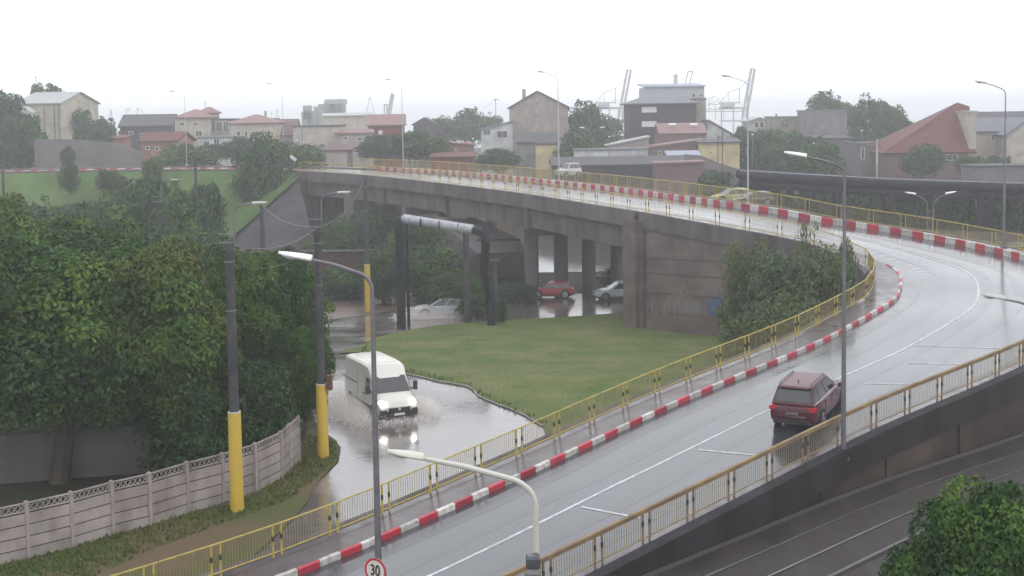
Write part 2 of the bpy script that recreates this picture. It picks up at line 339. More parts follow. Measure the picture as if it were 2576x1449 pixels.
# kerb stones, red and white in turn
def kerb(name,off,w,h,s0,s1,step,label,first=0,gap=.015):
    root=put(name,None,None,label=label,kind='structure')
    line=resample(off_line(off,0,s0,s1),step)
    for i in range(len(line)-1):
        a,b=line[i],line[i+1]; d=b-a; L=np.linalg.norm(d); d/=L; n=np.array([d[1],-d[0],0]); n/=np.linalg.norm(n)
        j=random.uniform(-.012,.012); a2=a+d*gap; b2=b-d*gap; m=KRED if (i+first)%2 else KWHT
        c=.03; prof=[(-w/2,-.05),(w/2,-.05),(w/2,h-c),(w/2-c,h),(-w/2+c,h),(-w/2,h-c)]
        mb=MB(); mb.sweep([[q+n*(x+j)+np.array([0,0,z]) for x,z in prof] for q in (a2,b2)],m,close=True); mb.build('kerb_stone',root)
    return root
kerb('kerb',1.73,.17,.22,42,101,.9,'red and white painted kerb beside the inner pavement of the ramp')
kerb('far_inner_kerb',1.73,.17,.3,190,262,1.0,'red and white kerb of the far ramp on top of the grass embankment')
kerb('outer_kerb',KO+.09,.18,.42,93,188,.84,'red and white painted kerb round the outside of the bend')

# ------------------------------------------------------------------ walls and bridge
t=thing('retaining_wall','brown retaining wall under the inner side of the ramp, with graffiti above the grass','wall')
mb=MB(); ribbon(mb,-.28,0.,0,-.2,STONE,30,SB0,ground=True); mb.build('wall_face',t)
mb=MB(); ribbon(mb,-.38,-.02,-1.0,.2,CONC,30,SB0); mb.build('coping',t)
for k,(z0) in enumerate((1.4,2.8,4.2,5.3)):              # courses of the shuttering
    mb=MB(); A=off_line(-.3,0,104,SB0-.6)[::2]; rings=[]
    for a in A:
        zz=gz(a[0],a[1])+z0
        if zz<a[2]-1.1: rings.append([(a[0],a[1],zz),(a[0],a[1],zz+.07)])
    if len(rings)>2:
        n=RN[int(110/.5)]; mb.sweep([[r[0],r[1],(r[1][0]-n[0]*.05,r[1][1]-n[1]*.05,r[1][2]),(r[0][0]-n[0]*.05,r[0][1]-n[1]*.05,r[0][2])] for r in rings],STONE,close=True); mb.build('course_ledge',t)
def on_wall(s,z,out=.32):
    i=int(s/.5); p=RP[i,:2]-RN[i]*out; return np.array([p[0],p[1],gz(*p)+z]), RT[i]
GB=mat('graffiti_blue',(.06,.09,.19),.6,(.1,.12,.17),2); GW=mat('graffiti_white',(.27,.25,.245),.6); GG=mat('graffiti_grey',(.16,.145,.135),.7)
def stroke(pts,m,name,r=.035):
    mb=MB(); mb.tube([(lambda q:(q[0][0],q[0][1],q[0][2]))(on_wall(s,z,.335)) for s,z in pts],r,m,n=4); mb.build(name,t)
def patch(s,z,ws,hz_,m,name,seed):
    rg=random.Random(seed); mb=MB(); pts=[]
    for k in range(18):
        a=k/18*6.283; r=rg.uniform(.75,1.1); pts.append(on_wall(s+math.cos(a)*ws*r,z+math.sin(a)*hz_*r,.31+.0)[0])
    c=on_wall(s,z,.312)[0]; mb.add([c]+pts,[(0,1+k,1+(k+1)%18) for k in range(18)],m); mb.build(name,t)
patch(112.3,2.2,1.0,.85,GB,'blue_graffiti',2); patch(115.2,1.9,1.3,1.0,GG,'grey_graffiti',5)
def glyphs(s0,z0,h,n,dirn=-1):
    rg=random.Random(7)
    for k in range(n):
        s=s0+dirn*k*h*.75; w=dirn*h*.25
        sh=[[(-w,0),(-w,h),(w,h*.8),(w,h*.2),(-w,0)],[(-w,h),(-w,0),(w,0)],[(w,h),(-w,h*.7),(w,h*.4),(-w,0)],[(-w,0),(0,h),(w,0)],[(-w,h),(-w,0),(w,h*.2),(w,h)]][rg.randrange(5)]
        stroke([(s+a,z0+b) for a,b in sh],GW,'graffiti_letter')
glyphs(119.4,1.1,1.1,5); glyphs(115.4,2.2,1.2,1)
stroke([(110.2,.9),(110.2,1.9),(109.9,1.7),(109.9,1.1),(110.2,.9)],GW,'graffiti_letter'); stroke([(109.5,1.9),(109.5,.9),(109.2,.9)],GW,'graffiti_letter')

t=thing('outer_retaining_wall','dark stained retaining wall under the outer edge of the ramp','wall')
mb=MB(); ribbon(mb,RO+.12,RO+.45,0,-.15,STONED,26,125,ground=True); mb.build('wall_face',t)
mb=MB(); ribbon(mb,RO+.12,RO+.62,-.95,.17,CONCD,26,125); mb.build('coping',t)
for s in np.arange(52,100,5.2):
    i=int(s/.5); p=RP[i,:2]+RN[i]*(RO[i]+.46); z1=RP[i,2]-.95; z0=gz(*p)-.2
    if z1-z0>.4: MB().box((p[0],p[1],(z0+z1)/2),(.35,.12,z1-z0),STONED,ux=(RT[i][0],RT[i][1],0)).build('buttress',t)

t=thing('road_bridge','long grey concrete bridge carrying the ramp over the flooded lower road','bridge')
mb=MB(); ribbon(mb,-.35,RO+.4,-.45,-.06,CONC,SB0,SB1); mb.build('deck',t)
mb=MB(); ribbon(mb,-.5,-.02,-1.0,.2,CONC,SB0,SB1); mb.build('edge_beam',t)
mb=MB(); ribbon(mb,RO+.12,RO+.55,-1.0,.2,CONC,SB0,SB1); mb.build('edge_beam',t)
for k in range(5):
    o=.1+k*2.5; mb=MB(); ribbon(mb,o,o+.55,-2.75,-.45,CONC,SB0,SB1); mb.build('girder',t)
for s in (139.,156.,172.):
    i=int(s/.5); p=RP[i,:2]+RN[i]*(-.03); MB().box((p[0],p[1],RP[i,2]-1.9),(.5,.5,1.9),CONC,ux=(RT[i][0],RT[i][1],0)).build('joint_block',t)
for s,cols in ((139.5,(.5,3.4,6.2,9.2)),(166.,(.8,4.2,7.6,10.))):
    i=int(s/.5); n=RN[i]; zt=RP[i,2]-2.75
    c=RP[i,:2]+n*5.3; MB().box((c[0],c[1],zt-.4),(1.1,11.6,.8),CONC,ux=(RT[i][0],RT[i][1],0)).build('cap_beam',t)
    for o in cols:
        p=RP[i,:2]+n*o; z0=gz(*p)-.3; mb=MB(); mb.tube([(p[0],p[1],z0),(p[0],p[1],zt-.8)],.62,CONC,n=14); mb.build('pier',t,smooth=True)
for s,zz in ((SB0+.2,0),(SB1-.5,0)):
    i=int(s/.5); n=RN[i]; c=RP[i,:2]+n*5.4; z1=RP[i,2]-.5
    MB().box((c[0],c[1],(z1-2)/2),(1.6,12.6,z1+2),STONE if s<150 else CONC,ux=(RT[i][0],RT[i][1],0)).build('abutment',t)
i=int((SB0)/.5)
for ds,w in ((-.9,.5),(.5,.5)):                         # ridges on the near abutment
    p=RP[i,:2]+RT[i]*ds-RN[i]*.45; MB().box((p[0],p[1],(RP[i,2]-1.1-1.6)/2),(w,.25,RP[i,2]-1.1+1.6),STONE,ux=(RT[i][0],RT[i][1],0)).build('abutment_rib',t)
i=int(181/.5); p=RP[i,:2]+RN[i]*.2; MB().box((p[0],p[1],2.3),(2.2,.5,7.2),CONC,ux=(RT[i][0],RT[i][1],0)).build('wing_wall',t)

# stone pitched cone round the far abutment and the grass embankment beyond it
def emb_point(a,b,k,run,zt):
    x,y=a[0]+b[0]*run*k,a[1]+b[1]*run*k; zg=gz(x,y)-.1; return (x,y,zt*(1-k)+zg*k)
i=int(SB1/.5); c=RP[i,:2]-RN[i]*.3; a0=math.atan2(-RN[i][1],-RN[i][0]); rings=[]
for k in range(15):
    a=a0-.25+1.35*k/14; d=(math.cos(a),math.sin(a)); rings.append([emb_point(c,d,q/4,11.5,RP[i,2]-.5) for q in range(5)])
mb=MB(); mb.sweep(rings,SLOPE); mb.build('stone_pitching',label='grey stone pitched slope under the far end of the bridge',kind='structure')
rings=[]
for s in np.arange(SB1-1,268.5,1.5):
    j=int(s/.5); rings.append([emb_point(RP[j,:2]-RN[j]*.1,-RN[j],q/5,12.5+sm(190,230,s)*4,RP[j,2]-.05) for q in range(6)])
mb=MB(); mb.sweep(rings,GRASSF); 
rings=[]
for s in np.arange(SB1-1,268.5,1.5):
    j=int(s/.5); rings.append([emb_point(RP[j,:2]+RN[j]*(RO[j]+.12),RN[j],q/5,12.,RP[j,2]-.05) for q in range(6)])
mb.sweep(rings,GRASSF); mb.build('grass_embankment',kind='structure')
# the raised ground beyond the bridge that carries the second road
rings=[]
for x,y0,y1 in ((-30,186,200),(-12,168,186),(0,168,186),(10,154,174),(20,136,156),(34,112,132),(60,106,126)):
    z=4.6-.04*max(0,x+10); rings.append([(x,y0-7,gz(x,y0-7)-.2),(x,y0,z),(x,y1,z),(x+4,y1+9,gz(x,y1+9)-.2)])
SIDE=rings; mb=MB(); mb.sweep(rings,EARTH); mb.build('earth_bank',kind='structure')
mb=MB(); mb.sweep([[(r[1][0],r[1][1]+2,r[1][2]+.03),(r[1][0],r[1][1]+9.5,r[1][2]+.03)] for r in rings],wet('wet_side_road',(.07,.06,.055),(.11,.1,.09),.15,.4,.5)); mb.build('side_road',kind='structure')
mb=MB(); mb.sweep([[(r[1][0],r[1][1]+10.5,r[1][2]+.05),(r[1][0],r[1][1]+15,r[1][2]+.05)] for r in rings[:4]],GRASSF); mb.build('grass_strip',kind='structure')
t=thing('concrete_slab_embankment','pale grey sloping concrete slab seen behind the pipe under the bridge','embankment')
P_=[onz(1130,560,3.2),onz(1200,556,3.2),onz(1325,600,1.5),onz(1400,640,-.6),onz(1200,640,-.6)]
a=aty(1095,545,130);b=aty(1205,552,130);c=aty(1300,598,127);d=aty(1330,632,124);e=aty(1200,638,124)
q=[a,b,c,d,e]; MB().add(q+[np.array([x[0],x[1]+4.,-1.7]) for x in q],[(0,1,2,3,4),(9,8,7,6,5)]+[(k,5+k,5+(k+1)%5,(k+1)%5) for k in range(5)],mat('pale_wet_concrete',(.26,.245,.25),.5,(.19,.18,.185),1)).build('slab',t)
MB().box((aty(1255,604,122)[0],122,aty(1255,604,122)[2]),(4.,.5,.16),CONCD).build('ledge',t)
t=thing('brick_wall','low dark red brick wall in the shade behind the lower road','wall')
p=aty(610,655,127); q=aty(990,640,127); n=8
for k in range(n):
    x0=p[0]+(q[0]-p[0])*k/n; x1=p[0]+(q[0]-p[0])*(k+1)/n
    MB().box(((x0+x1)/2,127+k*.02,-.1),(x1-x0-.06,.35,3.2),mat('dark_red_brick',(.10,.045,.04),.8,(.07,.04,.04),3,.3)).build('wall_bay',t)
MB().box(((p[0]+q[0])/2,126.98,1.58),(q[0]-p[0],.6,.14),CONC).build('coping',t)

# ------------------------------------------------------------------ railings
def railing(label,off,s0,s1,step,myel,rt,group=None,thin_from=1e9,lowtop=0,band=.17,pw=.055,br=.0125):
    root=thing('railing',label,'railing')
    line=resample(off_line(off,.16,s0,s1),step); n=len(line)-1; pitch=.35
    pm=MB(); pm.box((0,0,.55),(pw,pw,1.1),myel)
    if band: pm.box((0,0,.62),(pw+.008,pw+.008,band),BAND)
    pme=pm.mesh('post')
    for rn,z,r,m in (('top_rail',1.08,rt,myel),('bottom_rail',.14,.028,myel))+((('middle_rail',.98,.05,myel),) if lowtop else ()):
        mb=MB(); mb.tube([p+np.array([0,0,z]) for p in line],r,m,n=6); mb.build(rn,root)
    bal=MB(); bth=MB()
    for i in range(n):
        a,b=line[i],line[i+1]; d=b-a; L=np.linalg.norm(d); d/=L
        for q in (a+d*.17,b-d*.17):
            o=put('post',pme,root,loc=tuple(q),rot=math.atan2(d[1],d[0])); o.rotation_euler.x=random.uniform(-.012,.012)
        far=(s0+(s1-s0)*i/n)>thin_from; k=int((L-.34)/(.115 if not far else .17))
        for j in range(1,k):
            c=a+d*(.17+(L-.34)*j/k); w=br if not far else br*.7
            v=[c+np.array([math.cos(g)*w,math.sin(g)*w,z]) for z in (.14,1.06 if not lowtop else .95) for g in (.3,2.4,4.5)]
            bal.add(v,[(0,1,4,3),(1,2,5,4),(2,0,3,5)],BAL)
    bal.build('balusters',root,kind='stuff')
    return root
random.seed(5)
railing('yellow railing with paired black banded posts along the inner ramp edge and bridge',0.22,36,192,2.4,YEL,.03,thin_from=108)
railing('rusty yellow railing with thick top rail, nearest the camera on the outer ramp edge',RO-.02,44,100,2.35,YEL2,.07,lowtop=1)
railing('thin yellow railing along the far outer side of the bend and bridge',RO-.05,100.5,193,2.4,YEL,.036,band=0,pw=.045,br=.014)
# ------------------------------------------------------------------ street lamps, poles, signs
def lamp_head(parent,p,yaw,tilt,L,shell):
    """cobra head: a shell hollowed under the nose with a glass bowl; p is where the arm enters, the head points along yaw"""
    mb=MB(); rings=[]
    for k in range(9):
        t=k/8; w=L*.19*(math.sin(math.pi*min(1,.18+.82*t)) **.5 if t<1 else .05)*(1.0 if t<.7 else 1-.5*(t-.7)/.3)
        w=max(w,.02); hh=L*.13*(1-.55*t**2); x=t*L
        rings.append([(x,w*math.cos(a),hh*max(math.sin(a),-.35)) for a in [2*math.pi*j/12 for j in range(12)]])
    mb.sweep(rings,shell,close=True); s=mb.build('lamp_shell',parent,smooth=True,loc=tuple(p)); s.rotation_euler=(0,-tilt,yaw)
    mb=MB(); rings=[[(L*(.38+.5*k/5),L*.13*math.sin(math.pi*(k+.3)/5.6)*math.cos(a),-L*.045-L*.075*math.sin(math.pi*(k+.3)/5.6)*abs(math.sin(a))) for a in [math.pi*(1+j/6) for j in range(7)]] for k in range(6)]
    mb.sweep(rings,GLASSY,close=True); g=mb.build('lamp_glass',s,smooth=True); return s
def street_lamp(x,y,z0,ztop,label,arm=2.1,yaw=math.pi,rise=.75,r0=.085,r1=.05,shell=LAMPW,L=.75,mt=STEEL,group=None,curve=.8,armm=None,lean=0):
    t=thing('street_lamp',label,'street lamp',(x,y,z0),group=group); H=ztop-z0
    mb=MB(); mb.tube([(0,0,0),(0,0,H*.45),(lean,0,H-rise)],[r0,r0*.85,r1],mt,n=10); mb.build('pole',t,smooth=True)
    dx,dy=math.cos(yaw),math.sin(yaw); pts=[(lean,0,H-rise-.02)]
    for k in range(1,7):
        a=k/6*math.pi/2*.82; pts.append((lean+dx*curve*(1-math.cos(a))*.6,dy*curve*(1-math.cos(a))*.6,H-rise+rise*.6*math.sin(a)))
    e=pts[-1]; end=(lean+dx*arm,dy*arm,H); pts.append(tuple(np.array(e)*.5+np.array(end)*.5+np.array([0,0,.03]))); pts.append(end)
    mb=MB(); mb.tube(pts,[r1*.9]*(len(pts)-1)+[r1*.7],armm or mt,n=8); mb.build('arm',t,smooth=True)
    lamp_head(t,(lean+dx*(arm-.05),dy*(arm-.05),H-.0),yaw,.20,L,shell)
    MB().box((0,0,.06),(.34,.34,.12),mt).build('base_plate',t); return t
def lampxy(u,Y): return aty(u,700,Y)[0]
p=aty(949,1430,30); l1=street_lamp(p[0]+.03,30,.05,aty(787,652,30)[2],'grey street lamp with a white head, its pole crossing the white van',arm=1.42,rise=.75,r0=.09,L=.78)
p=aty(2122,1122,49.3); street_lamp(p[0],49.3,RP[int(66/.5),2]+.0,aty(2025,397,49.3)[2]+.05,'grey street lamp beside the red car, its base on the rusty railing',arm=1.5,rise=.75,r0=.10,L=.84)
mb=MB(); 
p=aty(1350,1449,25.5); l3=street_lamp(p[0],25.5,.02,aty(1065,1152,25.5)[2],'cream street lamp at the bottom of the picture with the camera boxes on its pole',arm=2.25,rise=1.0,r0=.085,r1=.062,L=.74,mt=mat('cream_paint',(.5,.49,.43),.4),shell=mat('cream_lamp_shell',(.55,.53,.46),.4),curve=1.3)
p=aty(2640,790,30); street_lamp(p[0],30,.02,aty(2520,752,30)[2],'grey lamp head reaching in over the bend from the right edge of the picture',arm=1.1,rise=.5,L=.55,shell=LAMPG,r1=.03)
def on_ramp_x(u,off,smin,smax):
    A=off_line(off,.16,smin,smax); q=min(A,key=lambda a:abs(aty(u,500,a[1])[0]-a[0])); return q
bl=[(2535,210,'tall grey street lamp standing at the right end of the far yellow railing',90,112),(1885,194,'street lamp on the bridge in front of the right hand harbour crane',100,150),(1407,183,'street lamp on the bridge rising beside the big gabled house',115,160),(980,203,'thin street lamp on the bridge above the red roofed house',125,185)]
FAINT=mat('pale_painted_steel',(.42,.42,.42),.5)
for u,v,lab,a,b in bl:
    q=on_ramp_x(u,RO-.35,a,b); street_lamp(q[0],q[1],q[2],aty(u-80,v,q[1])[2],lab,arm=1.35,rise=.8,r0=.06 if u<2000 else .085,r1=.035,L=.8,shell=LAMPG,mt=FAINT if u<2000 else STEEL)
for u,v,lab in ((715,212,'thin street lamp on the far ramp beside the dark tree at the bridge end'),(470,231,'thin street lamp on the embankment ramp left of the pink roofed house')):
    p=aty(u,415,177); street_lamp(p[0],177,8.3,aty(u-38,v,177)[2],lab,arm=1.35,rise=.8,r0=.05,r1=.03,L=.8,shell=FAINT,mt=FAINT)
# round traffic sign and camera boxes
p=aty(944,1436,29.86); t=thing('speed_limit_sign','round red bordered 30 speed limit sign on the lamp pole','traffic sign',tuple(p),R(-28))
mb=MB(); mb.tube([(0,.012,0),(0,.03,0)],.3,mat('sign_back',(.3,.3,.3),.5),n=36); mb.build('sign_plate',t)
SR=mat('sign_red',(.5,.03,.05),.4); SW=mat('sign_white',(.62,.58,.52),.4)
ring=[(math.cos(a),math.sin(a)) for a in [2*math.pi*k/40 for k in range(40)]]
MB().add([(x*.3,0,z*.3) for x,z in ring]+[(x*.245,0,z*.245) for x,z in ring],[(k,(k+1)%40,40+(k+1)%40,40+k) for k in range(40)],SR).build('red_border',t)
MB().add([(x*.245,.002,z*.245) for x,z in ring],[tuple(range(40))],SW).build('sign_face',t)
def text(body,size,loc,rot,m,parent,name='lettering',ext=.003,bold=.0):
    cu=bpy.data.curves.new(name,'FONT'); cu.body=body; cu.size=size; cu.extrude=ext; cu.align_x='CENTER'; cu.align_y='CENTER'; cu.offset=bold
    o=bpy.data.objects.new(name,cu); col.objects.link(o); dg=bpy.context.evaluated_depsgraph_get()
    me=bpy.data.meshes.new_from_object(o.evaluated_get(dg)); bpy.data.objects.remove(o); me.materials.clear(); me.materials.append(m)
    o=put(name,me,parent,loc=loc); o.rotation_euler=rot; return o
x=text('30',.34,(0,-.006,0),(R(90),0,0),BLK,t,'numerals',bold=.006); x.scale=(.8,1.08,1)
p=aty(1341,1449,25.3); t=thing('traffic_camera','two dark camera boxes one above the other strapped to the cream lamp pole','traffic camera',(p[0],25.3,aty(1341,1395,25.3)[2]))
DG=mat('dark_grey_box',(.05,.05,.055),.4,(.08,.08,.09),4)
rings=[[(.14*a,.13*b-.02,z) for a,b in ((-1,-.8),(-.8,-1),(.8,-1),(1,-.8),(1,.8),(.8,1),(-.8,1),(-1,.8))] for z in (-.25,-.06)]; rings.append([(q[0]*.8,q[1]*.8,0) for q in rings[1]])
MB().sweep(rings,DG,close=True).build('camera_box',t)
MB().box((.02,-.02,-.31),(.2,.2,.12),mat('grey_box',(.28,.28,.28),.4)).build('lens_housing',t)
rings=[[(.155*a,.14*b-.02,z) for a,b in ((-1,-.8),(-.8,-1),(.8,-1),(1,-.8),(1,.8),(.8,1),(-.8,1),(-1,.8))] for z in (-1.1,-.40)]; rings.append([(q[0]*.85,q[1]*.85,-.36) for q in rings[1]])
MB().sweep(rings,DG,close=True).build('control_box',t)
mb=MB(); mb.tube([(.17,0,-.3),(.2,-.02,-.12)],.008,DG,n=5); mb.tube([(.15,0,-.5),(.23,0,-.42),(.22,0,-.36)],.008,DG,n=5); mb.tube([(.15,0,-.75),(.24,-.03,-.62)],.012,DG,n=5); mb.build('cable',t)

def utility_pole(u,v,ztop_v,label,w=.21,sleeve=None,lamp=True,yaw=0,Yo=None,box=False,lampside=1):
    p=gnd(u,v) if Yo is None else np.array([aty(u,600,Yo)[0],Yo,gz(aty(u,600,Yo)[0],Yo)])
    zt=aty(u,ztop_v,p[1])[2]; t=thing('utility_pole',label,'utility pole',(p[0],p[1],p[2])); H=zt-p[2]
    mb=MB(); mb.tube([(0,0,0),(0,0,H*.5),(0,0,H)],[w,w*.88,w*.76],POLEC,n=12); mb.build('pole',t,smooth=True)
    if sleeve:
        mb=MB(); mb.tube([(0,0,0),(0,0,.9),(0,0,sleeve)],[w*1.32,w*1.24,w*1.2],YSLV,n=16); mb.build('yellow_sleeve',t,smooth=True)
        mb=MB(); mb.tube([(0,0,sleeve),(0,0,sleeve+.05)],w*1.21,mat('sleeve_cap',(.5,.48,.4),.6),n=16); mb.build('sleeve_cap',t)
    if lamp:
        S=lampside; dx,dy=math.cos(yaw)*S,math.sin(yaw)*S
        for k in (0,1):
            z=H+.02+.32*k; MB().box((-.08*S,0,z),(.62,.05,.05),STEEL).build('bracket',t)
        x0=.2*S; pts=[(x0,0,H-.02),(x0,0,H+1.15)]+[(x0+dx*.42*(1-math.cos(a)),dy*.42*(1-math.cos(a)),H+1.15+.28*math.sin(a)) for a in (.4,.8,1.2,1.57)]+[(x0+dx*1.0,dy,H+1.5)]
        mb=MB(); mb.tube(pts,.035,STEEL,n=8); mb.build('lamp_arm',t,smooth=True); lamp_head(t,(x0+dx*.7,dy*.7,H+1.46),0 if S>0 else math.pi,.05,.55,LAMPG)
    if box: MB().box((w*1.9,-.05,box),(.22,.3,.62),mat('rusty_box',(.12,.06,.05),.6)).build('junction_box',t)
    for q in (.93,.75): mb=MB(); mb.tube([(0,0,H*q),(0,0,H*q+.06)],w*.93,STEEL,n=10); mb.build('clamp_band',t)
    t['zt']=zt; return (p[0],p[1],zt)
pa=utility_pole(597,1287,612,'concrete utility pole with a yellow sleeve and a lamp, in front of the concrete fence',.2,3.75)
pb=utility_pole(813,1152,572,'concrete utility pole with a yellow sleeve and a lamp, beside the white van',.195,3.2,box=3.3)
pc=utility_pole(926,784,446,'concrete utility pole with a bright yellow sleeve standing at the water, no lamp',.21,3.9,lamp=False)
pd=utility_pole(402,0,508,'utility pole with a lamp rising from the bushes below the embankment',.17,lamp=True,Yo=88)
pe=utility_pole(523,0,590,'low utility pole with a lamp at the foot of the stone pitched slope',.15,lamp=True,Yo=118)
pf=utility_pole(661,0,514,'dark utility pole standing in front of the stone pitched slope',.24,lamp=False,Yo=118)
pg=utility_pole(497,0,395,'dark utility pole among the trees in front of the grass embankment',.15,lamp=False,Yo=112)
ph=utility_pole(14,0,430,'dark utility pole at the left edge among the trees',.15,lamp=False,Yo=120)
def cable(a,b,sag,label,r=.013,m=None):
    a=np.array(a);b=np.array(b); pts=[a+(b-a)*k/12-np.array([0,0,sag*4*(k/12)*(1-k/12)]) for k in range(13)]
    mb=MB(); mb.tube(pts,r,m or mat('black_cable',(.03,.03,.03),.4),n=5); mb.build('overhead_cable',label=label,cat='cable')
cable(pa,pb,.5,'upper overhead cable between the two sleeved poles',.022,STEEL); cable(np.array(pa)-[0,0,.7],np.array(pb)-[0,0,.6],.6,'lower overhead cable between the two sleeved poles')
cable(pb,pc,.8,'overhead cable from the pole by the van to the pole at the water'); cable(pb,pf,.5,'overhead cable from the pole by the van towards the pitched slope',.02,STEEL)
cable(pa,pe,.9,'overhead cable sagging from the fence pole to the low far pole',.02,STEEL); cable(pd,pg,.5,'overhead cable among the trees below the embankment')

# ------------------------------------------------------------------ heating pipes on stands
t=thing('pipe_portal','tall portal of dark lagged heating pipe rising and crossing beside the bridge','pipeline')
pl=aty(1003,552,98); pr_=aty(1192,580,93); zg=gz(pl[0],98)
up=lambda p,q,s: [p+(q-p)*s]
for dy,off in ((0,0),(1.0,0)):
    a=pl+np.array([0,dy,0]); b=pr_+np.array([.0,dy,0]); c=aty(1236,770,99)+np.array([0,dy,0])
    mb=MB(); mb.tube([(a[0],a[1],zg-.2),(a[0],a[1],a[2]-.35),(a[0]+.12,a[1],a[2]-.08),(a[0]+.4,a[1]-.02,a[2])],.30,PIPE,n=14); mb.build('riser_pipe',t,smooth=True)
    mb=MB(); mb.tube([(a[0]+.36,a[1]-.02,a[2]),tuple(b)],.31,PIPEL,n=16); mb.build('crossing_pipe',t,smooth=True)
    mb=MB(); mb.tube([tuple(b),(b[0]+.5,b[1]-.2,b[2]-.12),(b[0]+.85,b[1]-.5,b[2]-.7),(c[0]-.5,c[1]-2.,c[2]+2.6),(c[0]-.1,c[1]+.2,c[2]+.3),(c[0],c[1],gz(c[0],c[1])-.2)],.31,PIPE,n=14); mb.build('falling_pipe',t,smooth=True)
for u,Y in ((1010,97.4),(1024,99.3)):
    x=aty(u,600,Y)[0]; MB().box((x,Y,(pl[2]-.3-1.6)/2),(.22,.22,pl[2]-.3+1.6),PIPE).build('steel_post',t)
for k in range(3):
    q=pl+(pr_-pl)*(.3+.25*k); mb=MB(); mb.tube([(q[0]-.04,q[1],q[2]),(q[0]+.04,q[1],q[2])],.335,PIPE,n=12); mb.build('pipe_band',t)
for u,w in ((1176,.42),(1247,.34)):
    p=gnd(u,812); zt=aty(u,585 if u<1200 else 660,p[1])[2]; mb=MB(); mb.tube([(p[0],p[1],p[2]-.1),(p[0],p[1],zt)],[w*.62,w*.55],POLEC,n=12); x=thing('concrete_column','round concrete column at the far edge of the grass island, %s' % ('supporting the pipe portal' if u<1200 else 'with a conical shrub at its foot'),'column'); mb.build('shaft',x,smooth=True)
    MB().box((p[0],p[1],zt+.1),(.8,.6,.2),POLEC).build('bearing',x)
# big pipeline along the right, on portal frames
t=thing('heating_pipeline','long elevated pair of dark lagged pipes crossing behind the bend on the right','pipeline')
A=aty(1862,440,148); B=aty(2230,462,138); C=aty(2700,478,130)
for k,(dz,dy,r) in enumerate(((0,0,.52),(.05,1.6,.52),(-.95,.4,.42))):
    mb=MB(); mb.tube([q+np.array([0,dy,dz]) for q in (A,A*.5+B*.5,B,B*.5+C*.5,C)],r,PIPE,n=14); mb.build('pipe',t,smooth=True)
mb=MB(); mb.tube([q+np.array([0,-.1,.50]) for q in (A,B,C)],.07,PIPEL,n=6); mb.build('painted_gleam',t)  # gleam of the sky on the pipe tops, painted in as a pale tube
for u in (1875,1990,2110,2235,2345,2462,2490,2600):
    Y=np.interp(u,[1862,2230,2700],[148,138,130]); x=aty(u,480,Y)[0]; z1=np.interp(u,[1862,2230,2700],[A[2],B[2],C[2]])-.6
    for dy in (-.4,2.):
        MB().box((x,Y+dy,z1/2-.2),(.42,.42,z1+.4),PIPE).build('frame_leg',t)
    MB().box((x,Y+.8,z1-.55),(.5,3.4,.3),PIPE).build('frame_beam',t)
# twin lamp in front of the pipeline
def twin(u,v,Y,label,s=1.):
    p=aty(u,v,Y); z0=gz(p[0],Y); t=thing('double_street_lamp',label,'street lamp',(p[0],Y,z0)); H=p[2]-z0
    mb=MB(); mb.tube([(-.25*s,0,0),(-.25*s,0,H-1.3*s)],.06,STEEL,n=6); mb.tube([(.25*s,0,0),(.25*s,0,H-1.3*s)],.06,STEEL,n=6); mb.build('pole',t)
    for sx in (-1,1):
        mb=MB(); mb.tube([(sx*.25*s,0,H-1.3*s),(sx*.3*s,0,H-.7*s),(sx*.8*s,0,H-.25*s),(sx*1.5*s,0,H)],.05,STEEL,n=6); mb.build('arm',t)
        lamp_head(t,(sx*1.3*s,0,H),0 if sx>0 else math.pi,.2,.9*s,LAMPW)
    for z in (H-1.5*s,H-2.0*s): MB().box((0,0,z),(.5*s,.05,.05),STEEL).build('rung',t)
twin(2341,488,112,'white double armed lamp in front of the dark pipeline')
twin(1490,322,215,'small double armed lamp in front of the round tree near the harbour')

# ------------------------------------------------------------------ precast fence
t=thing('concrete_fence','pale precast concrete panel fence with a lattice top along the trees','fence')
FP=[gnd(*q) for q in ((-150,1455),(-35,1432),(71.5,1407),(183,1379),(284.5,1348),(379,1324),(473,1293),(562,1268),(644,1240),(708,1206),(729,1185),(753,1162))]
pd_=np.array(FP[0])-(np.array(FP[1])-np.array(FP[0])); FP=[pd_]+FP
FP=[np.array([p[0],p[1],0.]) for p in FP]
postm=MB(); postm.box((0,0,.98),(.13,.13,2.0),FENC); postm.add([(-.065,-.065,1.98),(.065,-.065,1.98),(.065,.065,1.98),(-.065,.065,1.98),(0,0,2.03)],[(0,1,4),(1,2,4),(2,3,4),(3,0,4)],FENC); postme=postm.mesh('fence_post')
for i,p in enumerate(FP):
    d=FP[min(i+1,len(FP)-1)]-FP[max(i-1,0)]; put('fence_post',postme,t,loc=tuple(p),rot=math.atan2(d[1],d[0])+random.uniform(-.04,.04))
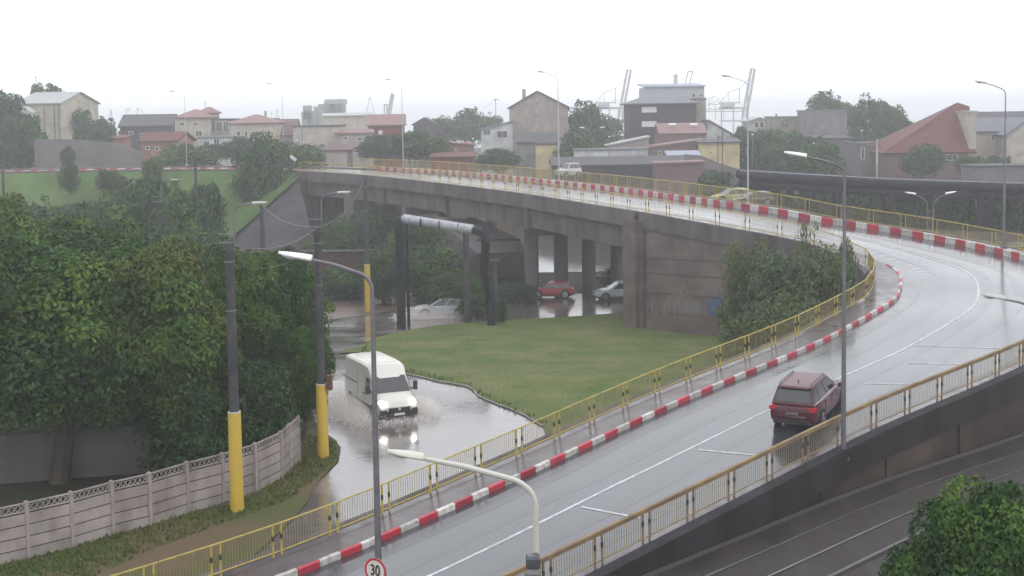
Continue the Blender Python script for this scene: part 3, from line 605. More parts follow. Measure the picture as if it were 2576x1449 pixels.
for a,b in zip(FP[:-1],FP[1:]):
    d=b-a; L=np.linalg.norm(d); d/=L; n=np.array([d[1],-d[0],0]); c=(a+b)/2
    for k in range(4):
        z0=.02+k*.40; z1=z0+.36; dj=random.uniform(-.008,.008)
        mb=MB(); mb.box(c+n*dj+np.array([0,0,(z0+z1)/2]),(L-.12,.07,.36),FENC,ux=d)
        mb.box(c+n*(dj+.03)+np.array([0,0,z1-.045]),(L-.16,.025,.05),FENC,ux=d)        # raised lip that casts the joint line
        for s in (-.25,.22): mb.box(c+d*L*(s+random.uniform(-.05,.05))+n*(dj+.03)+np.array([0,0,(z0+z1)/2-.03]),(L*random.uniform(.2,.34),.014,.22),FENC,ux=d)
        mb.build('fence_panel',t)
    MB().box(c+np.array([0,0,.82]),(L-.1,.02,1.6),CONCD,ux=d).build('joint_strip',t); mb=MB(); zb=1.63
    for z in (zb+.02,1.93): mb.box(c+np.array([0,0,z]),(L-.12,.06,.04),FENC,ux=d)
    m_=max(3,int(L/.2)); w=(L-.14)/m_
    for j in range(m_):
        x0=-L/2+.07+j*w
        for q0,q1 in ((0,1),(1,0)):
            A_=a+d*(L/2+x0+w*q0)+np.array([0,0,zb+.03]); B_=a+d*(L/2+x0+w*q1)+np.array([0,0,1.92])
            mb.tube([A_,B_],.017,FENC,n=4,caps=False)
    mb.build('lattice_panel',t)
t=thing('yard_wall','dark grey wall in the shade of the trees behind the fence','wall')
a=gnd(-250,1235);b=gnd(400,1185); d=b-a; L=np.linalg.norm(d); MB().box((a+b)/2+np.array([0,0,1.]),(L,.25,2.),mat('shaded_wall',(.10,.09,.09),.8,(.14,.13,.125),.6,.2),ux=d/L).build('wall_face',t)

# rails of the tram track at the foot of the outer wall
RAIL=mat('wet_rail_steel',(.22,.21,.21),.22,metal=.7); 
strip('track_bed',RO+.5,RO+16,0,CONC,30,99) if False else None
mb=MB()
A=off_line(RO+.45,0,30,110)[::3]; B=off_line(RO+19,0,30,110)[::3]
mb.sweep([[(a[0],a[1],gz(a[0],a[1])+.01),(b[0],b[1],gz(b[0],b[1])+.01)] for a,b in zip(A,B)],mat('damp_tram_bed',(.012,.009,.008),.42,(.034,.025,.021),.5,.4,5,stretch=(1,.12,1,R(42)),rough2=.8,spec=.3)); mb.build('tram_road',kind='structure')
for o,w,h in ((.75,.08,.12),(2.1,.07,.05),(3.55,.07,.05),(5.0,.12,.08),(6.3,.07,.05),(7.75,.07,.05),(9.3,.12,.1)):
    mb=MB(); A=off_line(RO+o,0,34,108)[::2]; rings=[]
    for a,n in zip(A,RN[68:216:2]):
        n3=np.array([n[0],n[1],0])*w/2; g=np.array([a[0],a[1],gz(a[0],a[1])+.012]); u_=np.array([0,0,h])
        rings.append([g-n3,g+n3,g+n3+u_,g-n3+u_])
    mb.sweep(rings,RAIL if w<.075 else mat('wet_kerb_stone',(.07,.065,.065),.45),close=True)
    if w<.075: mb.build('tram_rail',label={2.1:'tram rail nearest the outer wall, wet and shining',3.55:'second tram rail out from the outer wall',6.3:'third tram rail out from the outer wall, behind the near tree',7.75:'outermost tram rail, mostly hidden by the near tree'}[o],cat='tram rail',group='tram rails below the ramp')
    else: mb.build('track_kerb',kind='structure')
# ------------------------------------------------------------------ trees and shrubs
def crown_mesh(name,seed,rx,rz,nlobe,nleaf,leaf,mi,mi2=None,squash=1.,fill=.25):
    """thousands of small leaves set on the skins of many overlapping lobes; z=0 is the centre of the crown"""
    rg=np.random.default_rng(seed)
    d=rg.normal(size=(nlobe,3)); d/=np.linalg.norm(d,axis=1)[:,None]; rr=rg.uniform(.45,.84,(nlobe,1)); out_=rg.random(nlobe)<.22; rr[out_]=rg.uniform(.86,1.02,(out_.sum(),1)); c=d*rr
    c[:,2]=np.where(c[:,2]<-.55,c[:,2]*.55,c[:,2]); lr=rg.uniform(.22,.44,nlobe)*(1.15-.4*rr[:,0])*np.where(out_,.55,1)
    w=lr**2; k=rg.choice(nlobe,nleaf,p=w/w.sum()); e=rg.normal(size=(nleaf,3)); e/=np.linalg.norm(e,axis=1)[:,None]
    e[:,2]=np.where(rg.random(nleaf)<.6,np.abs(e[:,2]),e[:,2]); rad=lr[k]*np.where(rg.random(nleaf)<fill,rg.uniform(.3,1,nleaf),rg.uniform(.88,1.12,nleaf))
    P=(c[k]+e*rad[:,None])*np.array([rx,rx,rz])
    nrm=e*.9+rg.normal(0,.55,(nleaf,3))+np.array([0,0,.35]); nrm/=np.linalg.norm(nrm,axis=1)[:,None]
    a=np.cross(nrm,rg.normal(size=(nleaf,3))); a/=np.linalg.norm(a,axis=1)[:,None]; b=np.cross(nrm,a)
    L=leaf*rg.uniform(.6,1.3,(nleaf,1)); V=np.empty((nleaf,4,3)); V[:,0]=P-a*L; V[:,1]=P-b*L*.55+nrm*L*.12; V[:,2]=P+a*L; V[:,3]=P+b*L*.55+nrm*L*.12
    me=bpy.data.meshes.new(name); me.vertices.add(nleaf*4); me.loops.add(nleaf*4); me.polygons.add(nleaf)
    me.vertices.foreach_set('co',V.reshape(-1)); me.loops.foreach_set('vertex_index',np.arange(nleaf*4,dtype=np.int32))
    me.polygons.foreach_set('loop_start',np.arange(0,nleaf*4,4,dtype=np.int32)); 
    me.materials.append(LEAF[mi]); me.materials.append(LEAF[mi if mi2 is None else mi2])
    lm=rg.random(nlobe)<.4; me.polygons.foreach_set('material_index',(lm[k]).astype(np.int32)); me.update(calc_edges=True); return me
def trunk_mesh(seed,H,r,spread):
    rg=random.Random(seed); mb=MB(); mb.tube([(0,0,-.2),(rg.uniform(-.1,.1),0,H*.25),(rg.uniform(-.15,.15),rg.uniform(-.1,.1),H*.55),(0,0,H*.8)],[r*1.3,r,r*.75,r*.3],BARK,n=8)
    for k in range(7):
        a=k*2.4+rg.uniform(-.4,.4); z=H*rg.uniform(.28,.55); e=spread*rg.uniform(.5,.8)
        mb.tube([(0,0,z),(math.cos(a)*e*.5,math.sin(a)*e*.5,z+H*.14),(math.cos(a)*e,math.sin(a)*e,z+H*rg.uniform(.2,.34))],[r*.5,r*.32,r*.1],BARK,n=5,caps=False)
    return mb.mesh('trunk',True)
CROWN={}
def crown(key):
    if key in CROWN: return CROWN[key]
    kind,s=key
    if kind=='near': me=crown_mesh('crown',s,1,1,74,62000,.026,(0,1,0)[s%3],(1,3,1)[s%3],fill=.2)
    elif kind=='mid': me=crown_mesh('crown',s,1,1,70,9000,.05,(2,0,1)[s%3],(0,1,2)[s%3])
    elif kind=='wispy': me=crown_mesh('crown',s,1,1,60,8000,.042,(4,3,4)[s%3],(2,4,3)[s%3],fill=.5)
    elif kind=='shrub': me=crown_mesh('crown',s,1,1,60,9000,.045,(2,3,0)[s%3],(0,1,2)[s%3])
    else: me=crown_mesh('crown',s,1,1,75,5200,.07,(2,0,2)[s%3],(0,2,1)[s%3])
    CROWN[key]=me; return me
TR={}
def tree(x,y,z0,H,r,key,label,name='tree',group=None,base=.28,cat='tree',rot=None,ysc=1.):
    t=thing(name,label,cat,(x,y,z0),group=group); tk=(key[1]%3)
    if tk not in TR: TR[tk]=trunk_mesh(tk,1.,.035,.34)
    o=put('trunk',TR[tk],t); o.scale=(H,H,H); b=H*base if base>=.1 else -.12*H; rz=(H-b)/2
    c=put('crown',crown(key),t,loc=(0,0,b+rz),rot=(x*7.3+y*3.1)%6.28 if rot is None else rot); c.scale=(r,r*ysc,rz*(1.03 if base>=.1 else 1.12))
    if name=='bush': o.scale=(H*.3,H*.3,H*.6)
    return t
    
# big lime trees behind the fence
big=[(130,52.5,10.2,4.7,0,'tall dark green tree nearest the left edge, behind the fence'),(-140,55,9.8,4.0,2,'dark green tree cut by the left edge of the picture'),
     (395,54.5,9.7,3.7,1,'broad yellowish green tree behind the middle of the fence'),(585,59,8.6,3.0,2,'dark green tree behind the yellow sleeved pole in front of the fence'),
     (700,61.5,8.4,2.7,0,'rounded tree hanging over the flooded road by the fence end'),(250,63,9.7,4.0,3,'yellow green tree rising behind the tall dark tree'),(15,66,10.3,4.2,4,'bright green tree top showing beside the left edge, further back')]
for u,Y,H,r,s,lab in big: tree(aty(u,1200,Y)[0],Y,0,H,r,('near',s),lab,group='big trees behind the concrete fence',base=.14 if u<350 else .1)
for u,Y,H,r,k,lab in ((470,53,4.0,2.0,1,'dark low tree growing close behind the middle of the fence'),(640,55.5,4.2,1.9,3,'dark low tree behind the fence, right of the sleeved pole'),(560,56.5,4.6,2.2,2,'dark low tree hidden behind the yellow sleeved pole'),(345,57,3.6,2.2,0,'shaded bush between two trunks behind the fence')): tree(aty(u,1200,Y)[0],Y,0,H,r,('shrub',2 if k%2 else 5),lab,base=.02)
tree(aty(748,1000,59)[0],58.6,0,5.2,1.75,('near',0),'low leafy tree drooping towards the white van',base=.1)
p=aty(2470,1449,27); tree(p[0]+.42,27.5,0,aty(2450,1262,27)[2],2.15,('near',12),'bright leafed tree in the bottom right corner',base=.1)
# middle distance, below the embankment
mid=[(60,96,7.6,4.6,0,'grey green bushy tree low on the far left below the embankment'),(210,92,6.8,4.2,1,'rounded bush tree below the left embankment'),(350,84,7.6,4.0,2,'grey green tree behind the yellowish tree'),
 (470,92,7.2,4.0,0,'dense tree right of the lamp among the bushes'),(300,112,8.2,4.2,1,'feathery tree half way up the grass embankment'),(430,112,9.0,3.6,2,'tall thin tree in front of the grass embankment, left of the dark pole'),
 (575,98,4.2,3.4,0,'low bush in front of the stone pitched slope'),(120,118,7.4,3.8,1,'dark bush tree at the left foot of the embankment'),(690,84,3.6,2.9,2,'low shrub behind the white lamp head'),(620,78,4.6,3.,1,'leafy bush behind the fence pole, above the dark tree'),
 (505,116,9.3,2.6,0,'slim tree beside the dark pole on the embankment'),(30,128,7.2,4.4,2,'misty green tree at the far left foot of the embankment'),(175,132,6.6,4.6,0,'wide misty bush below the small dark bush on the slope'),(255,125,7.4,3.6,1,'leafy tree below the lone rounded bush'),(375,125,8.6,4.2,2,'tall loose tree left of the lamp bracket on the slope'),(520,104,6.4,3.0,1,'grey green tree left of the stone pitched slope'),(410,100,7.0,4.2,0,'dark spreading tree above the yellowish green one'),(120,104,7.4,4.6,2,'dark rounded tree between the left trees and the slope'),(560,88,5.6,3.2,1,'bush tree just left of the fence pole lamp')]
for u,Y,H,r,s,lab in mid:
    x=aty(u,600,Y)[0]; tree(x,Y,gz(x,Y),H+(1.0 if 100<Y else .3 if Y>88 else 0),r,('mid',s),lab,group='bushy trees below the embankment',base=.08)
for u,v,H,r,s,lab in ((175,465,3.4,1.3,0,'small dark bush high on the grass embankment at the left'),(270,462,2.6,1.5,1,'rounded bush alone on the bright grass slope'),(385,450,3.6,1.4,2,'bush on the slope beside the tall lamp bracket'),(300,490,3.2,1.2,0,'narrow bush low on the grass slope')):
    p=aty(u,v,160); tree(p[0],160,p[2]-.9,H,r,('far',s),lab,name='bush',cat='bush',group='bushes on the grass embankment',base=.05)
x=aty(662,420,160)[0]; tree(x,159,1.5,aty(660,350,159)[2]-1.5,3.9,('mid',3),'large dark blue green tree at the far end of the bridge',base=.02)
x=aty(735,420,176)[0]; tree(x,176,6.,aty(735,365,176)[2]-6,4.6,('mid',5),'dark tree right of the large tree at the bridge end',base=.05)
x=aty(480,400,188)[0]; tree(x,188,5,aty(480,368,188)[2]-5,6,('mid',4),'pale green tree crown behind the embankment ramp',base=.05)
# below and behind the bridge; last three shrubs added to darken the underside
for u,Y,H,r,s,lab in ((960,112,4.8,2.6,0,'shrub beside the bright yellow sleeved pole'),(1090,112,5.0,3.4,1,'leafy tree under the bridge inside the pipe portal'),(1140,106,3.2,2.4,3,'pale grey green shrub behind the silver car'),(1195,104,3.0,1.9,2,'shrub right of the pipe portal column'),(860,116,2.6,3.0,4,'low green shrub on the bank left of the yellow sleeve'),(1050,125,6.,3.6,5,'dark tree in the shade under the bridge'),(1560,120,2.0,2.2,1,'green bush seen under the bridge beside the near abutment'),(1300,112,1.6,2.0,0,'low weeds behind the red car'),(880,140,4.6,3.2,2,'bush added to darken the underside left of the pipe portal'),(955,146,5.0,3.4,5,'bush added for darkness deep under the bridge, left of the portal'),(815,138,3.6,2.6,4,'bush added to darken the space under the wing wall of the bridge')):
    x=aty(u,700,Y)[0]; tree(x,Y,gz(x,Y),H,r,('mid',s),lab,name='shrub',cat='shrub',base=.02)
p=gnd(1262,812); o=tree(p[0],p[1],p[2],1.75,.48,('shrub',2),'dark conical shrub at the foot of the round column',name='shrub',cat='shrub',base=0)
for u,v,Y,H,r,s,lab in ((1885,0,79.5,6.8,2.0,1,'yellowish shrub climbing the brown wall inside the bend'),(1965,0,77.5,6.2,2.6,0,'green shrub against the wall, right of the yellowish one'),(2060,0,76,6.7,2.5,2,'dense dark shrub inside the hairpin bend'),(2120,0,78,7.0,1.1,2,'shrub tips reaching above the bridge edge at the bend'),(1930,0,74,4.2,2.6,5,'low green shrub at the foot of the wall'),(2040,0,81.5,7.9,1.3,5,'thin upright shoots rising above the ramp edge'),(2010,0,73,4.0,2.6,2,'low shrub just behind the inner railing')):
    x=aty(u,700,Y)[0]; tree(x,Y,gz(x,Y),H,r,('wispy',s),lab,name='shrub',cat='shrub',base=.0,group='shrubs against the brown wall')
# town trees: u, top v, Y, radius px, base v
town=[(5,248,200,62,430,0,'dark tree mass at the left edge beside the white gabled house'),(55,300,196,55,430,1,'lower dark tree in front of the white gabled house'),(92,208,262,16,300,2,'small round tree top behind the roof of the white gabled house'),(135,222,256,32,330,0,'dark tree rising behind the right of the white gabled house'),
(200,285,235,42,370,1,'round dark tree right of the white gabled house'),(255,300,240,42,370,2,'wide dark tree left of the dark mansard house'),(170,372,186,16,415,0,'small dark bush in front of the grey wall'),
(600,352,205,40,400,1,'dark tree below the pink roofed house'),(780,366,205,42,405,2,'dark green tree below the white industrial building'),(955,345,205,50,400,0,'green tree left of centre behind the bridge railing'),(1030,335,203,62,400,1,'broad green tree behind the bridge railing'),(1085,345,208,45,400,2,'green tree above the orange house'),
(1120,300,300,52,360,0,'distant grey green tree between the dark gable and the big house'),(1185,284,310,42,360,1,'distant tree top left of the big gabled house'),(1235,292,300,30,350,2,'distant tree just left of the big gabled house'),(1252,378,200,48,430,0,'dark tree in front of the house with the white wing'),
(1475,274,240,50,400,1,'large round dark tree right of the big gabled house'),(1455,330,215,45,430,2,'dark tree below the large round one'),(1530,300,290,36,380,0,'misty tree between the round tree and the dark block'),(1510,360,222,50,430,1,'green tree left of the pale low wall'),(1580,370,224,36,420,2,'green shrub beneath the dark block'),
(1870,330,222,40,440,0,'green tree beside the small white house'),(1905,335,215,45,440,1,'green tree below the small white house'),(1960,325,225,50,440,2,'tree in front of the grey blank wall'),(2005,345,205,48,450,0,'green tree left of the far lamp head'),(2075,243,262,42,330,1,'tall tree behind the grey block'),(2120,258,268,30,330,2,'rounded tree top right of the grey block'),
(2190,258,245,42,400,0,'big dark blue tree between grey block and red roof'),(2235,265,246,42,400,1,'grey green tree left of the red roofed house'),(2270,300,250,35,390,2,'tree partly behind the red roof'),(2165,330,232,44,400,0,'dark tree below the big dark blue one'),
(2320,372,198,50,440,1,'green hedge tree in front of the red roofed house'),(2440,392,195,34,440,2,'dark pointed shrub in front of the cream house'),(2500,396,200,30,440,0,'dark shrub below the cream house wall'),(2560,398,204,36,440,1,'shrub at the right edge below the cream house'),
(2060,360,185,50,470,2,'dark bush behind the pipeline on the right'),(1930,455,150,55,580,0,'dark bush under the left part of the pipeline'),(2050,462,146,58,590,1,'dark bush under the middle of the pipeline'),(2180,470,142,60,600,2,'dark bush under the pipeline behind the lamp pole'),(2290,480,140,60,600,0,'dark bush behind the white double lamp'),(2400,482,138,60,600,1,'dark bush right of the white double lamp'),(2520,478,136,60,600,2,'dark bush under the right end of the pipeline'),(1800,440,160,50,540,0,'dark bush at the left end of the pipeline'),
(640,358,235,30,400,1,'dark shrub between the cream houses'),(545,365,215,30,400,2,'shrub below the balconied house'),(1700,300,330,30,350,0,'distant tree behind the dark block')]
for u,vt,Y,rp,vb,s,lab in town:
    p=aty(u,vt,Y); b=aty(u,vb,Y); H=(p[2]-b[2])*1.04; r=rp/3300*Y
    tree(p[0],Y,b[2],H,r*1.22,('far',s+3*(len(lab)%2)),lab,group='trees of the town',base=.03)
# dense far greenery: reads as one mass
rg=np.random.default_rng(8)
# ------------------------------------------------------------------ town
WL=dict(cream=mat('cream_render',(.50,.44,.36),.85,(0.328,0.296,0.257),.5,vary=.05),white=mat('white_render',(.58,.58,.56),.85,(0.359,0.359,0.351),.5),grey=mat('grey_render',(.24,.235,.24),.85,(0.148,0.144,0.148),.5),
 beige=mat('beige_render',(.36,.30,.26),.85,(0.226,0.199,0.183),.5),yellow=mat('yellow_render',(.62,.52,.27),.85,(0.39,0.328,0.187),.5),salmon=mat('salmon_render',(.38,.2,.155),.85,(0.234,0.14,0.109),.5),
 brick=mat('dark_red_render',(.22,.055,.06),.85,(0.133,0.039,0.043),.5),dark=mat('dark_slate_cladding',(.045,.035,.046),.7,(.065,.052,.066),.4),block=mat('grey_blockwork',(.19,.165,.165),.9,(.145,.13,.14),.4,.3),pink=mat('pinkish_render',(.42,.34,.33),.85,(0.281,0.234,0.226),.5),purple=mat('faded_red_brick',(.20,.12,.125),.85,(.15,.10,.105),.4),pale=mat('pale_metal_cladding',(.42,.42,.44),.6,(.36,.36,.38),.2))
RF=dict(red=mat('red_roof_tiles',(.15,.05,.045),.65,(.11,.045,.042),.5,.2),pink=mat('pink_roof_tiles',(.27,.16,.155),.65,(.22,.14,.135),.5,.2),grey=mat('grey_metal_roof',(.19,.19,.215),.6,(.15,.15,.17),.4),dark=mat('dark_roof',(.09,.085,.095),.6,(.07,.068,.075),.5),brown=mat('brown_roof',(.16,.10,.10),.6,(.13,.09,.09),.5),lite=mat('light_grey_green_roof',(.33,.35,.34),.5,(.29,.31,.3),.3),blue=mat('bluish_sheet_roof',(.30,.32,.38),.6))
FRM=mat('window_frame_paint',(.6,.6,.58),.6); WIN=mat('window_pane',(.06,.06,.065),.15); WPALE=mat('pale_window_panel',(.62,.62,.64),.4)
def window(t,x,z,w,h,y,pale=False):
    f=MB(); fw=.09
    for cx,cz,sx,sz in ((x,z+h/2,w+fw,fw),(x,z-h/2,w+fw,fw),(x-w/2,z,fw,h),(x+w/2,z,fw,h)): f.box((cx,y-.04,cz),(sx,.1,sz),FRM)
    if w>.8: f.box((x,y-.04,z),(.06,.08,h),FRM)
    o=f.build('window',t); MB().box((x,y-.01,z),(w-.02,.04,h-.02),WPALE if pale else WIN).build('pane',o)
def house(label,u0,u1,ve,vb,Y,wall,roof,rt='gable_x',vr=None,depth=9.,wins=(),name='house',cat='house',rot=0.,over=.35,chim=(),pale=False,group=None,ridge=.5,skin=0):
    um=(u0+u1)/2; x0=aty(u0,(ve+vb)/2,Y)[0]; x1=aty(u1,(ve+vb)/2,Y)[0]; ze=aty(um,ve,Y)[2]; zb=min(aty(um,vb,Y)[2],ze-1); zg=min(zb,gz((x0+x1)/2,Y))
    t=thing(name,label,cat,((x0+x1)/2,Y,zg),R(rot),group); w=x1-x0; H=ze-zg; zr=(aty(um,vr,Y+depth/2)[2] if vr else ze)-zg; W=WL[wall]; S=RF[roof]; D=depth; o=over
    MB().box((0,D/2,H/2-.3),(w,D,H+.6),W).build('wall',t)
    def slab(pts,th=.22,nm='roof'):
        q=[np.array(p,float) for p in pts]; n=np.cross(q[1]-q[0],q[2]-q[0]); n/=np.linalg.norm(n); n*= (1 if n[2]>0 else -1); k=len(q)
        return MB().add([p+n*th for p in q]+q,[tuple(range(k))]+[tuple(range(2*k-1,k-1,-1))]+[(i,k+i,k+(i+1)%k,(i+1)%k) for i in range(k)],S).build(nm,t)
    if rt=='gable_x':
        slab([(-w/2-o,-o,H-.05),(w/2+o,-o,H-.05),(w/2+o,D*ridge,zr),(-w/2-o,D*ridge,zr)]); slab([(-w/2-o,D+o,H-.05),(w/2+o,D+o,H-.05),(w/2+o,D*ridge,zr),(-w/2-o,D*ridge,zr)])
        for s in (-1,1): MB().add([(s*w/2,0,H),(s*w/2,D,H),(s*w/2,D*ridge,zr-.05),(s*(w/2-.25),0,H),(s*(w/2-.25),D,H),(s*(w/2-.25),D*ridge,zr-.05)],[(0,1,2),(5,4,3),(0,3,4,1),(1,4,5,2),(2,5,3,0)],W).build('gable',t)
    elif rt=='gable_y':
        p=(ridge-.5)*w
        slab([(p,-o,zr),(p,D+o,zr),(-w/2-o,D+o,H-.12),(-w/2-o,-o,H-.12)]); slab([(p,-o,zr),(p,D+o,zr),(w/2+o,D+o,H-.12),(w/2+o,-o,H-.12)])
        MB().add([(-w/2,0,H),(w/2,0,H),(p,0,zr-.05),(-w/2,D,H),(w/2,D,H),(p,D,zr-.05)],[(0,1,2),(5,4,3),(0,3,4,1),(1,4,5,2),(2,5,3,0)],W).build('gable',t)
    elif rt=='hip':
        rl=max(.3,w/2-D*.5*.8); rl=min(rl,w*.32)
        a,b,c,d=(-w/2-o,-o,H),(w/2+o,-o,H),(w/2+o,D+o,H),(-w/2-o,D+o,H); e,f=(-rl,D/2,zr),(rl,D/2,zr)
        for q in ([a,b,f,e],[b,c,f],[c,d,e,f],[d,a,e]): slab(q)
    elif rt=='skew':                     # hipped roof whose short ridge sits over the right end
        e_=aty(u1-(u1-u0)*.16,vr,Y+D/2)[0]-(x0+x1)/2; f_=aty(u1-(u1-u0)*.03,vr,Y+D/2)[0]-(x0+x1)/2
        a,b,c,d=(-w/2-o,-o,H),(w/2+o,-o,H),(w/2+o,D+o,H),(-w/2-o,D+o,H); e,f=(e_,D/2,zr),(f_,D/2,zr-.6)
        for q in ([a,b,f,e],[b,c,f],[c,d,e,f],[d,a,e]): slab(q)
    elif rt=='mono': slab([(-w/2-o,-o,H),(w/2+o,-o,H),(w/2+o,D+o,zr),(-w/2-o,D+o,zr)])
    elif rt=='monox': 
        slab([(-w/2-o,-o,H),(-w/2-o,D,H),(w/2+o,D,zr),(w/2+o,-o,zr)])
        if zr>H: MB().add([(-w/2,0,H),(w/2,0,H),(w/2,0,zr-.02),(-w/2,D,H),(w/2,D,H),(w/2,D,zr-.02)],[(0,1,2),(5,4,3),(0,3,4,1),(1,4,5,2),(2,5,3,0)],W).build('gable',t)
    else: MB().box((0,D/2,H+.12),(w+.3,D+.3,.3),S).build('roof',t)
    px=Y/3300.
    for win in wins:       # u, v, width px, height px
        u,v,ww,hh=win[:4]; p=aty(u,v,Y); window(t,p[0]-(x0+x1)/2,p[2]-zg,ww*px,hh*px,0,pale or len(win)>4)
    for u,vt,ww in chim:
        p=aty(u,vt,Y+D*.4); MB().box((p[0]-(x0+x1)/2,D*.4,(p[2]-zg+H)/2),(ww*px,ww*px,p[2]-zg-H+.6),W).build('chimney',t)
    return t
T=[]
h=house('tall pale gabled house at the far left with vertical ribs and a small dormer',36,161,262,350,230,'cream','lite','gable_x',235,12,rot=-14)
for k in (20.,): pass
for u in (112,140,152): 
    p=aty(u,300,229.6); MB().box(((p[0]-h.location.x)*1.02,-.12,(h.location.z*0+aty(u,268,230)[2]-h.location.z)/2),(.16,.16,aty(u,268,230)[2]-h.location.z),WL['grey']).build('wall_rib',h)
x=aty(72,280,230)[0]-h.location.x; zz=aty(72,290,230)[2]-h.location.z
MB().box((x,-.9,zz),(3.2,2.,.9),WL['white']).build('dormer',h); MB().add([(x-1.7,-2,zz+.45),(x+1.7,-2,zz+.45),(x,-2,zz+1.6),(x-1.7,0,zz+.45),(x+1.7,0,zz+.45),(x,0,zz+1.6)],[(0,1,2),(5,4,3),(0,3,4,1),(1,4,5,2),(2,5,3,0)],WL['white']).build('dormer_gable',h)
for k in range(4): window(h,x-1.2+.8*k,zz+.0,.6,.5,-1.92)
def long_wall(label,pts,Y,m,th=.5,name='block_wall'):
    t=thing(name,label,'wall')
    for (u0,v0),(u1,v1) in zip(pts[:-1],pts[1:]):
        a=aty(u0,v0,Y);b=aty(u1,v1,Y); g=gz(a[0],Y)-1; MB().hexa([(a[0],Y,g),(b[0],Y,g),(b[0],Y+th,g),(a[0],Y+th,g),(a[0],Y,a[2]),(b[0],Y,b[2]),(b[0],Y+th,b[2]),(a[0],Y+th,a[2])],m).build('wall_bay',t)
    return t
long_wall('long grey block wall behind the embankment ramp on the left',[(85,350),(150,350),(200,352),(268,358),(300,363),(325,372),(356,384)],192,WL['block'])
house('dark slate mansard house left of the pink roofed house',304,430,318,380,262,'dark','dark','gable_x',290,10,rot=4,wins=((330,335,12,9),(360,340,12,9)))
house('low salmon house with a pinkish red roof in front of the mansard house',353,446,357,418,205,'salmon','red','gable_x',335,8,rot=-6,wins=((370,372,10,8),(395,374,10,8)))
house('bright red small shed roof beside the long grey wall',284,312,350,380,212,'salmon','red','mono',343,4)
house('cream house with a pink hipped roof and a little roof turret',442,528,298,400,240,'cream','pink','hip',278,10,wins=((492,312,12,9),(458,312,12,9),(500,336,16,14),(470,340,12,12)),rot=5)
house('roof turret with a pink pyramid roof on the cream hipped house',500,537,286,298,246,'cream','pink','hip',272,5,name='roof_turret',cat='roof turret')
house('flat roofed annex with a dark glazed balcony between the two pink roofed houses',522,578,302,385,243,'pink','dark','flat',None,9,wins=((534,318,14,24),(552,318,14,24),(568,318,12,24),(530,350,12,16)))
house('white terrace house with dark open ground floor below the balcony annex',500,602,347,420,226,'white','grey','flat',None,7,wins=((520,365,14,20),(545,362,14,26),(566,365,12,20)))
house('cream house with a pink roof and three dark windows in a row',578,688,312,400,236,'cream','pink','hip',291,10,wins=((600,336,10,11),(619,336,7,12),(643,336,14,12)),chim=((668,283,6),))
house('house with a big brown roof between the pink roof and the white industrial building',668,742,342,400,243,'pink','brown','gable_x',302,10,rot=3)
house('long white industrial building with a flat roof below the silos',738,852,319,400,233,'cream','dark','flat',None,10,wins=((760,340,4,36),(800,340,3,30)))
house('narrow grey flat building behind the brown roof',668,690,300,330,300,'grey','grey','flat',None,6)
house('big cream warehouse with a shallow gabled roof right of the silos',815,935,292,352,330,'cream','lite','gable_x',286,14,rot=6)
house('small whitish house with a shallow roof in front of the cream warehouse',848,938,336,390,232,'pink','pink','gable_x',328,8,rot=8,wins=((905,350,10,8),(870,348,8,8)))
house('low house with a dark pyramid roof behind the bridge railing',812,872,380,405,200,'pink','brown','hip',360,8)
house('dark red walled house with a pink roof and one bright square window',927,1018,316,385,243,'brick','pink','gable_x',290,9,rot=5,wins=((957,333,9,9,1),))
house('dark gabled shed in front of the distant trees',1040,1096,314,345,290,'dark','dark','gable_y',297,9)
house('low orange house with a lean-to roof',1126,1190,360,400,208,'salmon','brown','monox',368,6,wins=((1148,376,5,6),))
house('low red shed roofs to the right of the orange house',1085,1192,397,412,196,'brick','red','mono',388,5,name='shed',cat='shed')
house('white wing of the gabled house with two black windows',1210,1290,328,400,236,'white','grey','monox',306,9,wins=((1225,333,17,13),(1263,338,26,17)))
house('big beige house with a broad gable facing the camera and tiny windows',1282,1430,272,425,238,'beige','dark','gable_y',232,14,wins=((1350,251,4,5),(1323,281,4,5),(1350,281,4,5),(1321,315,4,6),(1350,315,4,6)),chim=((1318,228,9),),over=.3,ridge=.48)
house('dark pitched lean-to roof in front of the big beige house',1302,1400,360,420,224,'grey','dark','mono',336,5,name='outbuilding',cat='outbuilding')
house('narrow bright yellow house front below the dark lean-to roof',1349,1399,364,425,216,'yellow','dark','flat',None,5)
house('tall pale apartment block standing behind the dark clad building',1622,1772,219,330,268,'pale','blue','mono',211,12,wins=((1745,240,9,10),(1795-30,240,6,8)),name='apartment_block',cat='building')
house('dark slate clad building under a grey hipped roof, with pale window bands',1584,1752,262,350,240,'dark','grey','hip',238,12,wins=((1633,276,36,13,1),(1633,312,36,13,1)),name='dark_building',cat='building',over=.6)
house('beige side wing of the dark clad building with small dark openings',1752,1776,250,345,243,'beige','grey','flat',None,8,wins=((1762,240,6,7),))
house('house with a pinkish red roof and two bright skylights before the dark building',1660,1776,337,400,226,'purple','pink','gable_x',312,9,over=.2)
for u in (1694,1748):
    p=aty(u,322,226.5); MB().box((p[0],227.9,p[2]+.55),(1.25,.5,.3),WPALE,uz=(0,-.6,.8)).build('skylight',bpy.data.objects[[o.name for o in bpy.data.objects if o.get('label','').startswith('house with a pinkish red roof and two')][0]]).matrix_parent_inverse=Matrix.Translation(tuple(-v for v in bpy.data.objects[[o.name for o in bpy.data.objects if o.get('label','').startswith('house with a pinkish red roof and two')][0]].location))
house('pale stepped building to the left of the brick houses',1530,1632,368,410,215,'beige','lite','monox',345,7)
house('faded brick house with a sloping pink parapet',1628,1770,372,410,212,'purple','pink','monox',352,7,wins=((1660,385,8,8),))
house('low white plastered wall building in front of the pale stepped one',1446,1630,378,405,206,'white','grey','flat',None,4,name='outbuilding',cat='outbuilding')
